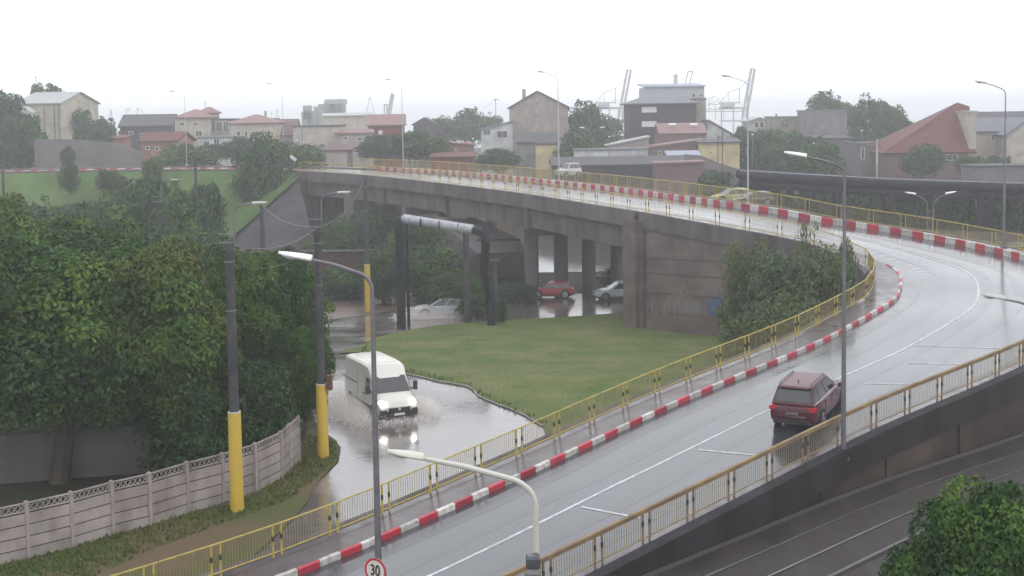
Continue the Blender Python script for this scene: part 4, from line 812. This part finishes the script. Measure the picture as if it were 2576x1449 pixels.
house('long low grey roofed shed behind the bridge railing',1392,1762,416,446,186,'dark','dark','gable_x',396,9,name='shed',cat='shed')
house('small bluish sheet roof on the shed row',1684,1758,395,402,193,'grey','blue','mono',383,3,name='shed',cat='shed')
house('white gabled house with a small dark dormer right of the dark building',1776,1845,342,380,236,'white','grey','gable_y',303,9,wins=((1812,352,14,18),),ridge=.1)
house('yellow house with one tiny window behind the dark poles',1760,1860,360,440,208,'yellow','dark','mono',352,8,wins=((1787,384,5,8),),rot=-5)
long_wall('grey block wall sloping down below the yellow house',[(1722,388),(1765,392),(1810,410),(1866,428)],186,WL['block'])
house('rusty brown shed wall behind the railing left of the block wall',1652,1770,412,450,178,'purple','pink','monox',408,5,name='shed',cat='shed')
house('small white gabled house with two dark windows side by side',1884,1936,306,332,262,'white','lite','gable_y',297,8,wins=((1903,314,8,13),(1916,314,8,13)))
house('wide blank grey building left of the tall tree',1950,2056,296,400,250,'beige','grey','flat',None,10,chim=((1953,290,4),))
house('large blank grey block partly behind a tree',2036,2130,280,345,240,'grey','grey','flat',None,10)
house('low dark wall house below the grey block',2020,2142,350,420,222,'block','dark','mono',344,8)
house('small rough grey house between the trees and the red roof',2150,2212,358,430,212,'block','grey','monox',372,6,wins=((2170,385,8,30),))
house('big house with a steep red tiled roof rising to a point at its right',2228,2444,386,432,205,'purple','red','skew',262,14,over=.5,wins=((2395,396,26,14),(2300,400,10,12)))
house('pale strip wall at the right end of the red roofed house',2438,2456,283,400,204.8,'cream','lite','flat',None,6)
house('house with a wide dark grey roof behind the cream house',2446,2620,318,380,228,'grey','dark','gable_x',283,12,wins=((2490,312,10,8),))
house('cream house with grey gables at the right edge',2448,2640,332,430,212,'cream','grey','gable_x',298,9,rot=-9,wins=((2520,352,8,14),(2500,345,8,14)))
house('white gabled end of the cream house at the right edge',2532,2640,340,430,208,'cream','grey','gable_y',300,8)
long_wall('cream slatted garden wall at the right edge',[(2545,392),(2640,392)],200,WL['cream'])
house('long low grey building at the right edge above the pipeline',2450,2640,420,450,175,'block','dark','flat',None,5)
house('pale low white walls behind the green tree right of the yellow house',1846,1882,372,392,216,'white','grey','flat',None,4)
long_wall('white low wall with vehicles behind the left end of the bridge',[(718,394),(780,392),(868,393)],205,WL['white'],.3)

# silos
t=thing('silo_group','cluster of pale concrete silos at the harbour','silos')
SI=mat('silo_concrete',(.36,.37,.37),.7,(.30,.31,.31),.1)
for u,w,vt,Y,in ((768,20,282,390),(788,20,279,390),(805,18,278,390),(812,24,262,405),(828,26,254,405),(846,26,252,410),(858,24,254,408),(800,22,268,412)):
    a=aty(u,vt,Y); r=w/2/3300*Y; mb=MB(); mb.tube([(a[0],Y,0),(a[0],Y,a[2])],r,SI,n=20); mb.build('silo',t,smooth=True)
a=aty(845,250,400);b=aty(845,262,400); MB().box((a[0],400,(a[2]+b[2])/2),(46/3300*400,10,a[2]-b[2]),SI).build('head_house',t)
a=aty(775,274,388); MB().box((a[0],387,a[2]),(20/3300*388,3,2),SI).build('head_house',t)
a=aty(777,285,385); MB().box((a[0]-.5,386,a[2]-.5),(2,1,2.4),WIN).build('opening',t)

# harbour cranes
CRN=mat('crane_steel',(.50,.51,.52),.6,(.44,.45,.46),.05)
def gantry(label,u,vt,Y,boom_w=9,legs=True,name='container_crane'):
    """ship to shore crane with its boom raised: portal legs, girder, A frame, boom"""
    t=thing(name,label,'crane'); A=lambda uu,vv,dy=0:aty(uu,vv,Y+dy)
    def bar(p,q,w,nm='strut'):
        p=np.array(p);q=np.array(q); d=q-p; L=np.linalg.norm(d); d/=L; up_=np.array((0,1.,0)); MB().box((p+q)/2,(L,w,w),CRN,ux=d,uy=up_,uz=np.cross(d,up_)).build(nm,t)
    k=Y/3300
    bar(A(u-22,296),A(u,vt),5*k*1.2,'boom'); bar(A(u-13,296),A(u+9,vt+1),5*k*1.2,'boom')
    bar(A(u,vt+1),A(u+8,vt+1),3*k,'boom_tie')
    bar(A(u-22,270),A(u-22,335),3*k,'leg'); bar(A(u-45,270),A(u-45,335),3*k,'leg'); bar(A(u-75,272),A(u-75,335),3*k,'leg'); bar(A(u-8,280),A(u-14,335),4*k,'leg')
    bar(A(u-82,272),A(u-8,272),5*k,'girder'); bar(A(u-78,304),A(u-10,304),4*k,'cross_beam'); bar(A(u-82,258),A(u-30,258),3*k,'upper_girder')
    bar(A(u-82,262),A(u-58,232),1.6*k); bar(A(u-58,232),A(u-30,222),1.8*k); bar(A(u-30,222),A(u-8,200),1.6*k,'stay'); bar(A(u-130,275),A(u-82,250),1.2*k,'stay'); bar(A(u-30,222),A(u-30,262),2*k); bar(A(u-58,232),A(u-58,262),1.6*k)
    bar(A(u-130,275),A(u-82,275),2*k,'rear_girder'); MB().box(A(u-60,264),(26*k,8,11*k),CRN).build('machine_house',t)
gantry('harbour crane with its boom raised, left of the pale apartment block',1578,175,430)
gantry('harbour crane with its boom raised, right of the pale apartment block',1890,172,420)
def raised(label,bars,Y,name='harbour_crane'):
    t=thing(name,label,'crane')
    for u0,v0,u1,v1,w in bars:
        p=aty(u0,v0,Y);q=aty(u1,v1,Y);d=q-p;L=np.linalg.norm(d);d/=L;uy=np.array((0,1.,0)); MB().box((p+q)/2,(L,w*Y/3300,w*Y/3300),CRN,ux=d,uy=uy,uz=np.cross(d,uy)).build('strut',t)
raised('pair of raised crane booms showing above the roof of the pale block',[(1722,215,1731,180,3),(1733,215,1743,180,3),(1731,180,1743,180,3)],435)
raised('short raised crane boom left of the paired booms above the roof',[(1697,215,1697,188,5),(1702,215,1702,186,5),(1693,190,1705,188,3)],448)
raised('raised crane boom beside the red roofed house, thick and leaning right',[(975,290,986,234,5),(981,290,990,236,5),(967,262,967,292,3),(973,264,973,292,3),(966,264,984,262,3)],380)
raised('thin lattice crane jib forming a narrow peak right of the silos',[(921,290,930,243,1.6),(930,243,944,290,1.6),(928,250,934,250,1.5)],408)
raised('mast with slanting stays left of the big beige house',[(1247,330,1247,248,2.4),(1242,250,1253,250,2.4),(1247,250,1215,275,.8),(1253,250,1285,272,.8)],340,'stayed_mast')
raised('small tower crane above the dark mansard house, left one',[(318,290,318,276,1.4),(314,277,325,272,1.4),(325,272,328,290,1.2)],435)
raised('small tower crane above the dark mansard house, right one',[(345,290,346,270,1.6),(342,273,356,277,1.2),(356,276,358,290,1.2)],435)
raised('small lattice mast left of the dark mansard house',[(275,300,279,276,1.6),(279,276,283,300,1.6)],408,'lattice_mast')
raised('thin antenna mast on the turret of the cream house',[(517,276,516,250,1.3),(513,258,519,258,1.2),(514,262,519,262,1.)],246,'antenna_mast')
raised('small distant crane between the pink roof and the silos',[(693,298,697,274,1.3),(697,274,702,298,1.3)],408)
raised('thin distant mast over the three windowed cream house',[(683,296,684,280,1.2),(680,285,687,285,1.)],380,'distant_mast')
raised('low harbour gear between the pale block and the right hand crane',[(1785,275,1785,245,1.5),(1790,247,1797,242,2.5),(1780,262,1830,262,1.8),(1800,300,1800,262,1.6),(1820,300,1822,256,1.4),(1776,280,1870,280,2.4)],435)

# small street lamps of the town
def post_lamp(u,vt,vb,Y,label,k=1.):
    p=aty(u,vt,Y); b=aty(u,vb,Y); t=thing('small_street_lamp',label,'street lamp',tuple(b)); H=p[2]-b[2]; w=.9*Y/3300*k
    mb=MB(); mb.tube([(0,0,-1),(0,0,H)],w,STEEL,n=6); mb.build('pole',t); mb=MB(); rings=[[(w*r*math.cos(a),w*r*math.sin(a),H+z*w) for a in [6.283*j/8 for j in range(8)]] for r,z in ((1.2,-.5),(3.2,.6),(3.4,2.),(1.6,3.4))]; mb.sweep(rings,LAMPW,close=True); mb.build('lamp_head',t,smooth=True)
for i,(u,vt,vb,Y,l) in enumerate(((1191,350,415,190,'white topped lamp post right of the orange house'),(1893,340,430,200,'white topped lamp post right of the yellow house'),(747,355,400,205,'small bright lamp above the dark tree at the bridge end'),(1018,347,400,205,'small lamp post in the green trees behind the railing, left one'),(1051,347,400,205,'small lamp post in the green trees behind the railing, right one'),(2168,330,432,195,'pale thin lamp post left of the red roofed house'),(2047,362,432,190,'bright lamp among the dark trees left of the lamp head'),(1534,345,440,190,'thin grey lamp post before the pale low building'))): post_lamp(u,vt,vb,Y,l)
for u,vt,vb,Y,l,w in ((1806,340,450,188,'thick dark pole in front of the yellow house',2.2),(1817,330,480,170,'tall dark pole right in front of the yellow house',2.6),(2206,350,430,196,'stout pale post left of the red roofed house',5.),(42,262,420,186,'thin grey mast in front of the dark tree at the left edge',1.2)):
    p=aty(u,vt,Y); b=aty(u,vb,Y); mb=MB(); mb.tube([(b[0],Y,b[2]-1),(p[0],Y,p[2])],w*Y/6600,POLEC if w<4 else WL['cream'],n=8); t=thing('pole',l,'pole'); mb.build('shaft',t)
p=aty(737,398,163); t=thing('floodlight','small white floodlight on the kerb end at the far end of the bridge','lamp',tuple(p)); MB().box((0,0,0),(.9,.4,.35),LAMPW,ux=(.7,0,-.6),uz=(.6,0,.7)).build('lamp_shell',t); MB().box((.1,0,-.5),(.08,.08,.9),STEEL).build('post',t)
# ------------------------------------------------------------------ vehicles
def paint(n,c,r=.28):
    m=mat(n,c,r,spec=.5); m.node_tree.nodes['Principled BSDF'].inputs['Coat Weight'].default_value=.1; return m
HL=mat('headlight_lit',(1,.97,.85),.2,emit=8.); HLO=mat('headlight_glass',(.55,.55,.55),.15); TLT=mat('tail_lamp',(.5,.02,.03),.2); PLT=mat('number_plate',(.6,.6,.58),.4); CHR=mat('chrome_trim',(.7,.7,.72),.15,metal=.8); PLB=mat('black_plastic',(.025,.025,.028),.5)
def wheel(t,x,y,r=.36,w=.24):
    s=1 if y>0 else -1; o=put('wheel',None,t,loc=(x,y,r))
    mb=MB(); mb.tube([(0,-w/2,0),(0,-w*.4,0),(0,w*.4,0),(0,w/2,0)],[r*.93,r,r,r*.93],TYRE,n=22); mb.build('tyre',o,smooth=True)
    mb=MB(); mb.tube([(0,s*w*.38,0),(0,s*(w/2+.012),0)],r*.66,RIM,n=18)
    for k in range(5):
        a=k*1.2566; mb.box((math.cos(a)*r*.4,s*(w/2+.018),math.sin(a)*r*.4),(r*.5,.02,r*.13),PLB,ux=(math.cos(a+.63),0,math.sin(a+.63)),uy=(0,1,0),uz=(-math.sin(a+.63),0,math.cos(a+.63)))
    mb.build('rim',o)
def quad_on(t,name,pts,m,th=.012,out=None):
    q=[np.array(p,float) for p in pts]; n=np.cross(q[1]-q[0],q[2]-q[0]); n/=np.linalg.norm(n)
    if np.dot(n,np.mean(q,0)-np.array([0,0,.9]))<0: n=-n
    k=len(q); return MB().add([p+n*th for p in q]+[p-n*.02 for p in q],[tuple(range(k)),tuple(range(2*k-1,k-1,-1))]+[(i,k+i,k+(i+1)%k,(i+1)%k) for i in range(k)],m).build(name,t)
def car(label,cat,pos,yaw,pitch,c,L=4.8,W=1.94,H=1.76,kind='suv',name='car',lit=False,glass=GLS,roofc=None,detail=True,wr=.37):
    t=thing(name,label,cat,tuple(pos)); t.rotation_euler=(0,-pitch,yaw)
    h=L/2; P=paint('car_paint_%s'%name+str(round(c[0],2))+str(round(c[1],2)),c); w=W/2
    belt=.60*H if kind=='suv' else .62*H; hood=.575*H if kind=='suv' else .60*H
    # lower body: stations along x with (bottom z, top z, half width)
    hatch=kind in('suv','hatch','wagon')
    tail=belt-.02 if hatch else .63*H
    st=[(-h,.42,tail*.80,.80),(-h+.06,.34,tail*.93,.92),(-h+.25,.28,belt,.97),(-h*.5,.26,belt,1.),(0,.25,belt,1.),(h*.30,.25,belt,1.),(h*.46,.25,belt-.01,.99),(h*.62,.26,hood,.98),(h*.86,.28,hood-.07,.94),(h-.08,.32,hood-.20,.84),(h,.42,hood-.32,.74)]
    rings=[]
    for x,zb,zt,k in st:
        ww=w*k; hh=zt-zb; pts=[(ww*.80,zb),(ww*.97,zb+.08),(ww,zb+hh*.35),(ww*.985,zb+hh*.72),(ww*.95,zt-.05),(ww*.88,zt)]
        rings.append([(x,-y,z) for y,z in pts[::-1]][::-1][::-1]+[(x,y,z) for y,z in pts][::-1] if False else [(x,-y,z) for y,z in pts]+[(x,y,z) for y,z in reversed(pts)])
    b=MB(); b.sweep(rings,P,close=True); b.build('body',t,smooth=True)
    # greenhouse
    rb=-h+.16 if hatch else -h*.62; rt=-h+.50 if hatch else -h*.36; ft=h*.10; fb=h*.50
    if kind=='wagon': rt=-h+.45
    if kind=='suv': rt=-h+.46; rb=-h+.12; fb=h*.44; ft=h*.06
    wb=w*.88; wt=w*.70; zr=H-.05
    g=MB(); base=[(rb,-wb,belt-.02),(fb,-wb,belt-.02),(fb,wb,belt-.02),(rb,wb,belt-.02)]; top=[(rt,-wt,zr-.03),(ft,-wt,zr-.03),(ft,wt,zr-.03),(rt,wt,zr-.03)]
    g.hexa(base+top,P); g.build('cabin',t)
    rr=MB(); rr.sweep([[(x,-wt*kk,zr-.04),(x,-wt*kk*.93,zr+dz*.7),(x,-wt*.4,zr+dz),(x,wt*.4,zr+dz),(x,wt*kk*.93,zr+dz*.7),(x,wt*kk,zr-.04)] for x,kk,dz in ((rt-(.1 if kind=='suv' else .0),.97,.0),(rt+.2,1.,.03),(0,1.01,.05),(ft-.15,1.,.035),(ft,.97,-.01))],roofc or P,close=True); rr.build('roof',t,smooth=True)
    lerp=lambda a,b_,s: np.array(a,float)+(np.array(b_,float)-np.array(a,float))*s
    def face(a,b_,c_,d,u0,u1,v0,v1): # bilinear: a,b bottom  d,c top
        f=lambda u,v: lerp(lerp(a,b_,u),lerp(d,c_,u),v); return [f(u0,v0),f(u1,v0),f(u1,v1),f(u0,v1)]
    quad_on(t,'rear_window',face(base[0],base[3],top[3],top[0],.06,.94,.14,.86),glass); quad_on(t,'windscreen',face(base[1],base[2],top[2],top[1],.05,.95,.06,.93),glass)
    for s,(a,b_,c_,d) in ((0,(base[0],base[1],top[1],top[0])),(1,(base[3],base[2],top[2],top[3]))):
        for u0,u1 in ((.05,.22),(.25,.55),(.58,.93)):
            quad_on(t,'side_window',face(a,b_,c_,d,u0,u1,.10,.88),glass)
        if detail: quad_on(t,'window_trim',face(a,b_,c_,d,.04,.95,.0,.05),CHR,.02)
    wx=h*.60
    for x in (-wx,wx):
        for s in (-1,1):
            mb=MB(); mb.tube([(x,s*(w-.16),wr),(x,s*(w+.004),wr)],wr+.06,PLB,n=22); mb.build('wheel_arch',t); wheel(t,x,s*(w-.10),wr)
    mb=MB(); mb.box((0,0,.27),(L*.90,W*.86,.14),PLB); mb.build('underbody',t)
    if True:
        for s in (-1,1):
            MB().box((h*.36,s*(w+.09),belt+.07),(.14,.20,.16),PLB if detail else P).build('mirror',t)
            q=MB(); q.box((h-.17,s*w*.66,hood-.24),(.20,w*.36,.15),HL if lit else HLO,ux=(1,-s*.35,0)); q.build('headlight',t)
            q=MB(); q.box((-h+.10,s*w*.79,belt-.17),(.20,w*.36,.16),TLT,ux=(1,s*.25,0)); q.build('tail_light',t)
        MB().box((h-.02,0,.62*hood),(.08,W*.45,.18),PLB).build('grille',t); MB().box((h-.02,0,.40),(.10,W*.72,.14),PLB).build('front_bumper',t)
        MB().box((-h+.02,0,.38),(.14,W*.74,.16),PLB).build('rear_bumper',t)
        MB().box((-h+.03,0,belt-.35),(.06,.52,.12),PLT).build('number_plate',t)
        MB().box((h+.01,0,.48),(.05,.52,.11),PLT).build('number_plate',t)
    if kind=='suv' and detail:
        for s in (-1,1):
            mb=MB(); mb.tube([(rt+.05,s*wt*.93,zr+.02),(rt+.12,s*wt*.93,zr+.085),(ft-.25,s*wt*.93,zr+.085),(ft-.15,s*wt*.93,zr+.03)],.02,PLB,n=6); mb.build('roof_rail',t)
            for xx in (-.1,h*.30,-h*.42): MB().box((xx,s*(w*.995),.72),(.012,.012,.62),PLB).build('door_seam',t)
            for xx in (.15,-h*.36): MB().box((xx,s*(w+.008),belt-.16),(.2,.03,.035),P).build('door_handle',t)
        MB().box((-h+.03,0,.60),(.06,W*.56,.045),CHR).build('bumper_strip',t)
        MB().box((rt-.02,0,zr-.03),(.34,W*.62,.05),P,ux=(1,0,.12)).build('spoiler',t)
        MB().box((-h+.07,0,belt-.14),(.03,.17,.05),CHR).build('badge',t)
        MB().box((-h+.05,0,belt-.26),(.05,.9,.03),P).build('plate_garnish',t)
        mb=MB(); mb.tube([(rt+.55,.0,zr+.03),(rt+.45,.0,zr+.14)],[.03,.008],PLB,n=6); mb.build('aerial',t)
        mb=MB(); mb.tube([(-h+.13,0,belt+.06),(-h+.15,.38,belt+.10)],.012,PLB,n=5); mb.build('wiper',t)
        for s in (-1,1): MB().box((-h+.035,s*.78,.66),(.05,.12,.04),TLT).build('reflector',t)
    return t
def road_z(x,y): return RP[np.argmin((RP[:,0]-x)**2+(RP[:,1]-y)**2),2]
# dark red off-road car climbing the ramp: its rear wheels stand at photo (1945,1059) and (2057,1069)
p=(onz(1945,1060,1.92)+onz(2060,1071,1.92))/2; yaw=R(90-29); f=np.array([math.cos(yaw),math.sin(yaw)])
c=p[:2]+f*1.95; s_=near_s(*c)
t=car('dark red off-road car driving up the wet ramp away from the camera','car',(c[0],c[1],road_z(*c)+.0),yaw,R(3.9),(.065,.003,.009),W=1.98,L=4.9,H=1.8,name='offroad_car')
def van(label,pos,yaw):
    t=thing('delivery_van',label,'van',tuple(pos)); t.rotation_euler=(0,0,yaw); P=paint('van_white',(.62,.6,.54),.35)
    L=5.6; h=L/2
    # x, bottom, top, half width low, half width top
    st=[(-h,.42,2.42,.96,.84),(-h+.06,.36,2.52,1.0,.87),(-h+.3,.34,2.56,1.025,.885),(0,.34,2.60,1.025,.885),(h-2.0,.34,2.58,1.025,.88),(h-1.75,.34,2.50,1.025,.87),(h-1.46,.34,2.12,1.02,.84),(h-1.38,.34,2.05,1.02,.84),(h-.74,.34,1.32,1.01,.86),(h-.62,.34,1.24,1.0,.86),(h-.12,.36,1.02,.95,.80),(h,.42,.78,.88,.74)]
    rings=[]
    for x,zb,zt,wl,wt in st:
        hh=zt-zb; zm=min(1.15,zb+hh*.8); pts=[(wl*.9,zb),(wl,zb+.1),(wl,zm-.05*hh),(wl+(wt-wl)*.72,zt-.13*min(1,hh)),(wt*.93,zt-.03),(wt*.6,zt)]
        rings.append([(x,-y,z) for y,z in pts]+[(x,y,z) for y,z in reversed(pts)])
    MB().sweep(rings,P,close=True).build('body',t,smooth=True)
    for x in np.arange(-h+.5,h-1.9,.42): MB().box((x,0,2.585+.0),(.05,1.3,.03),P).build('roof_rib',t)
    quad_on(t,'windscreen',[(h-.76,-.86,1.36),(h-.76,.86,1.36),(h-1.40,.80,2.02),(h-1.40,-.80,2.02)],GLS,.03)
    MB().box((h-1.40,.25,1.46),(.02,.14,.09),WPALE,ux=(-.64,0,.66),uy=(0,1,0),uz=(.66,0,.64)).build('sticker',t) if False else None
    for s in (-1,1):
        quad_on(t,'side_window',[(h-1.0,s*1.0,1.33),(h-1.95,s*1.02,1.33),(h-1.95,s*.94,1.95),(h-1.5,s*.93,1.95)],GLS,.025)
        MB().box((h-.98,s*1.21,1.55),(.13,.19,.44),PLB).build('mirror',t)
        MB().box((h-1.0,s*1.07,1.42),(.06,.2,.06),PLB).build('mirror_arm',t)
        q=MB(); rr=[[(h-.34+.36*k,s*(.78-.04*k)+.15*math.cos(a)*(1-.12*k),.97-.03*k+.13*math.sin(a)*(1-.12*k)) for a in [6.283*j/12 for j in range(12)]] for k in (0,1)]; q.sweep(rr,HL,close=True); q.build('headlight',t)
        MB().box((-h+.9,s*1.035,1.45),(2.6,.02,.03),PLB).build('sliding_rail',t) if s<0 else None
        MB().box((0,s*1.035,.62),(3.1,.03,.14),PLB).build('side_moulding',t)
        for xx in (h-2.1,h-3.25): MB().box((xx,s*1.028,1.25),(.015,.01,1.6),PLB).build('door_seam',t)
        MB().box((h-2.25,s*1.04,1.15),(.2,.03,.05),PLB).build('door_handle',t)
        for x in (-h+1.05,h-.95):
            mb=MB(); mb.tube([(x,s*.8,.36),(x,s*1.033,.36)],.43,PLB,n=20); mb.build('wheel_arch',t); wheel(t,x,s*.92,.35,.22)
    MB().box((h-.02,0,.50),(.22,1.86,.34),PLB).build('front_bumper',t); MB().box((h+.05,0,.80),(.14,1.16,.06),P).build('grille_surround',t)
    MB().box((h+.05,-.58,.72),(.14,.06,.2),P,).build('grille_surround',t); MB().box((h+.05,.58,.72),(.14,.06,.2),P).build('grille_surround',t)
    MB().box((h+.06,0,.70),(.10,1.08,.16),PLB).build('grille',t)
    mb=MB(); mb.tube([(h+.10,0,.70),(h+.125,0,.70)],.07,CHR,n=16); mb.build('badge',t)
    MB().box((h+.10,0,.45),(.03,.52,.11),PLT).build('number_plate',t); MB().box((0,0,.34),(5.2,1.7,.16),PLB).build('underbody',t)
    return t
yv=R(-66); p=gnd(1003,1060); c=p[:2]-np.array([math.cos(yv),math.sin(yv)])*2.75
VANC=tuple(c); van('white high roofed delivery van with lit headlights ploughing through the flooded bend',(c[0],c[1],-.06),yv)
def gcar(u,v,yaw,lab,c,kind,L,W,H,Yoff=0,name='car',**k):
    p=gnd(u,v); return car(lab,'car',(p[0],p[1]+Yoff,p[2]),yaw,0,c,L,W,H,kind,name,**k)
gcar(1110,800,R(183),'silver estate car throwing up spray beside the round column',(.36,.37,.38),'wagon',4.5,1.8,1.5,.9,detail=False,name='estate_car')
gcar(1388,752,R(178),'red hatchback with a lit headlight under the bridge piers',(.36,.012,.02),'hatch',4.0,1.68,1.42,.9,detail=False,lit=True,name='hatchback')
gcar(1560,757,R(186),'white car half hidden behind the near bridge abutment',(.5,.51,.54),'suv',4.4,1.8,1.55,1.2,detail=False,name='white_car',wr=.33)
def fcar(u,v,Y,yaw,lab,c,kind='hatch',L=4.2,W=1.75,H=1.5,name='car'):
    p=aty(u,v,Y); return car(lab,'car',tuple(p),yaw,0,c,L,W,H,kind,name,detail=False)
fcar(1430,446,172,R(215),'small white van parked behind the far yellow railing',(.5,.5,.47),'suv',3.4,1.7,1.9,name='small_van')
fcar(1838,511,126,R(192),'pale yellow car behind the far yellow railing',(.36,.35,.17),'suv',3.8,1.7,1.45,name='yellow_car')
fcar(1893,519,121,R(190),'dark brown car right behind the pale yellow car',(.07,.05,.05),'suv',3.8,1.7,1.4,name='dark_car')
fcar(2068,486,170,R(170),'white car standing beyond the heating pipeline',(.6,.6,.6),'hatch',name='parked_car')
fcar(2222,500,165,R(185),'second pale car beyond the pipeline, left of the double lamp',(.5,.5,.52),'hatch',name='parked_car')
fcar(2390,498,170,R(185),'pale car beyond the pipeline, right of the double lamp',(.5,.5,.52),'hatch',name='parked_car')
fcar(1350,403+230,150,R(175),'pale car glimpsed far under the bridge',(.5,.5,.5),'hatch',name='parked_car') if False else None
fcar(1100,404,208,R(178),'pale parked car behind the bridge railing left of the orange house',(.5,.52,.54),'hatch',name='parked_car')

# bright wet ground seen through the bridge
p=[aty(1330,612,152),aty(1640,612,152),aty(1640,640,131),aty(1330,640,131)]
ground_poly('far_puddle',[(q[0],q[1]) for q in p],wet('open_puddle',(.05,.05,.05),(.07,.07,.07),.04,.12,.5),.05)
# spray thrown up by the van and the silver car
SPR=bpy.data.materials.new('water_spray'); SPR.use_nodes=True; nt=SPR.node_tree; b=nt.nodes['Principled BSDF']; b.inputs['Base Color'].default_value=(.8,.75,.71,1); b.inputs['Roughness'].default_value=.5
tr=nt.nodes.new('ShaderNodeBsdfTransparent'); mx=nt.nodes.new('ShaderNodeMixShader'); mx.inputs[0].default_value=.75; nt.links.new(tr.outputs[0],mx.inputs[1]); nt.links.new(b.outputs[0],mx.inputs[2]); nt.links.new(mx.outputs[0],nt.nodes['Material Output'].inputs['Surface'])
def spray(label,c,yaw,pts,seed):
    rg=np.random.default_rng(seed); vs=[];fs=[]; ca,sa=math.cos(yaw),math.sin(yaw)
    for (x,y,sx,sy,h,n,r0) in pts:
        for _ in range(n):
            t_=rg.random(); a=x+rg.normal()*sx; b_=y+rg.normal()*sy; z=abs(rg.normal())*h*.45*(1-.5*min(1,abs(b_-y)/(sy*2+.01))); r=r0*rg.uniform(.4,1.3)*(1-.5*min(1,z/h))
            X=c[0]+a*ca-b_*sa; Y_=c[1]+a*sa+b_*ca; k=len(vs); vs+=[(X+r,Y_,z+c[2]),(X-r,Y_+r,z+c[2]),(X-r,Y_-r,z+c[2]),(X,Y_,z+r*1.3+c[2])]; fs+=[(k,k+1,k+3),(k+1,k+2,k+3),(k+2,k,k+3),(k,k+2,k+1)]
    me=bpy.data.meshes.new('water_spray'); me.from_pydata(vs,[],fs); me.materials.append(SPR); put('water_spray',me,label=label,cat='spray',kind='stuff')
spray('muddy spray thrown up on both sides of the white van',(VANC[0],VANC[1],0),yv,[(1.2,-1.7,1.2,.6,1.1,4500,.024),(1.2,1.7,1.,.5,.8,2600,.024),(-2.2,-2.0,1.3,.8,1.0,4500,.024),(2.9,0,.4,.8,.35,1600,.022)],1)
p=gnd(1110,800); spray('wave of spray round the nose of the silver estate car',(p[0],p[1]+.9,p[2]),R(183),[(2.1,.9,.5,.4,1.0,3000,.028),(1.4,1.2,.7,.4,1.0,2600,.028),(0,1.2,1.2,.3,.6,1000,.035),(2.9,.2,.5,.7,.5,900,.04),(-1,1.1,1,.4,.5,500,.03)],2)
MIST=bpy.data.materials.new('spray_mist'); MIST.use_nodes=True; nt=MIST.node_tree; nt.nodes.clear(); o_=nt.nodes.new('ShaderNodeOutputMaterial'); v_=nt.nodes.new('ShaderNodeVolumePrincipled'); v_.inputs['Density'].default_value=.42; v_.inputs['Color'].default_value=(.93,.88,.84,1); nt.links.new(v_.outputs[0],o_.inputs['Volume'])
def mist(label,c,yaw,blobs):
    ca,sa=math.cos(yaw),math.sin(yaw); mb=MB()
    for x,y,z,rx,ry,rz in blobs:
        rings=[[(c[0]+(x+rx*math.cos(p)*math.cos(a))*ca-(y+ry*math.cos(p)*math.sin(a))*sa,c[1]+(x+rx*math.cos(p)*math.cos(a))*sa+(y+ry*math.cos(p)*math.sin(a))*ca,c[2]+z+rz*math.sin(p)) for a in [6.2832*j/16 for j in range(16)]] for p in [-1.5+3.0*i/10 for i in range(11)]]
        mb.sweep(rings,MIST,close=True)
    mb.build('spray_mist',label=label,cat='spray',kind='stuff')
cv=VANC
mist('thin brown mist of spray hanging beside the white van',(cv[0],cv[1],0),yv,[(.2,-1.9,.3,3.2,.9,.75),(-2.4,-2.2,.4,2.4,1.2,.9),(1.6,1.7,.25,1.6,.7,.55),(-3.6,-.2,.3,1.6,1.6,.8)])
p=gnd(1110,800); mist('thin brown mist of spray round the silver estate car',(p[0],p[1]+.9,p[2]),R(183),[(2.,.9,.3,1.5,.8,.7),(.3,1.3,.25,2.2,.6,.5),(2.6,-.3,.25,1.,1.2,.5)])
# headlight glow comes from the lamps themselves
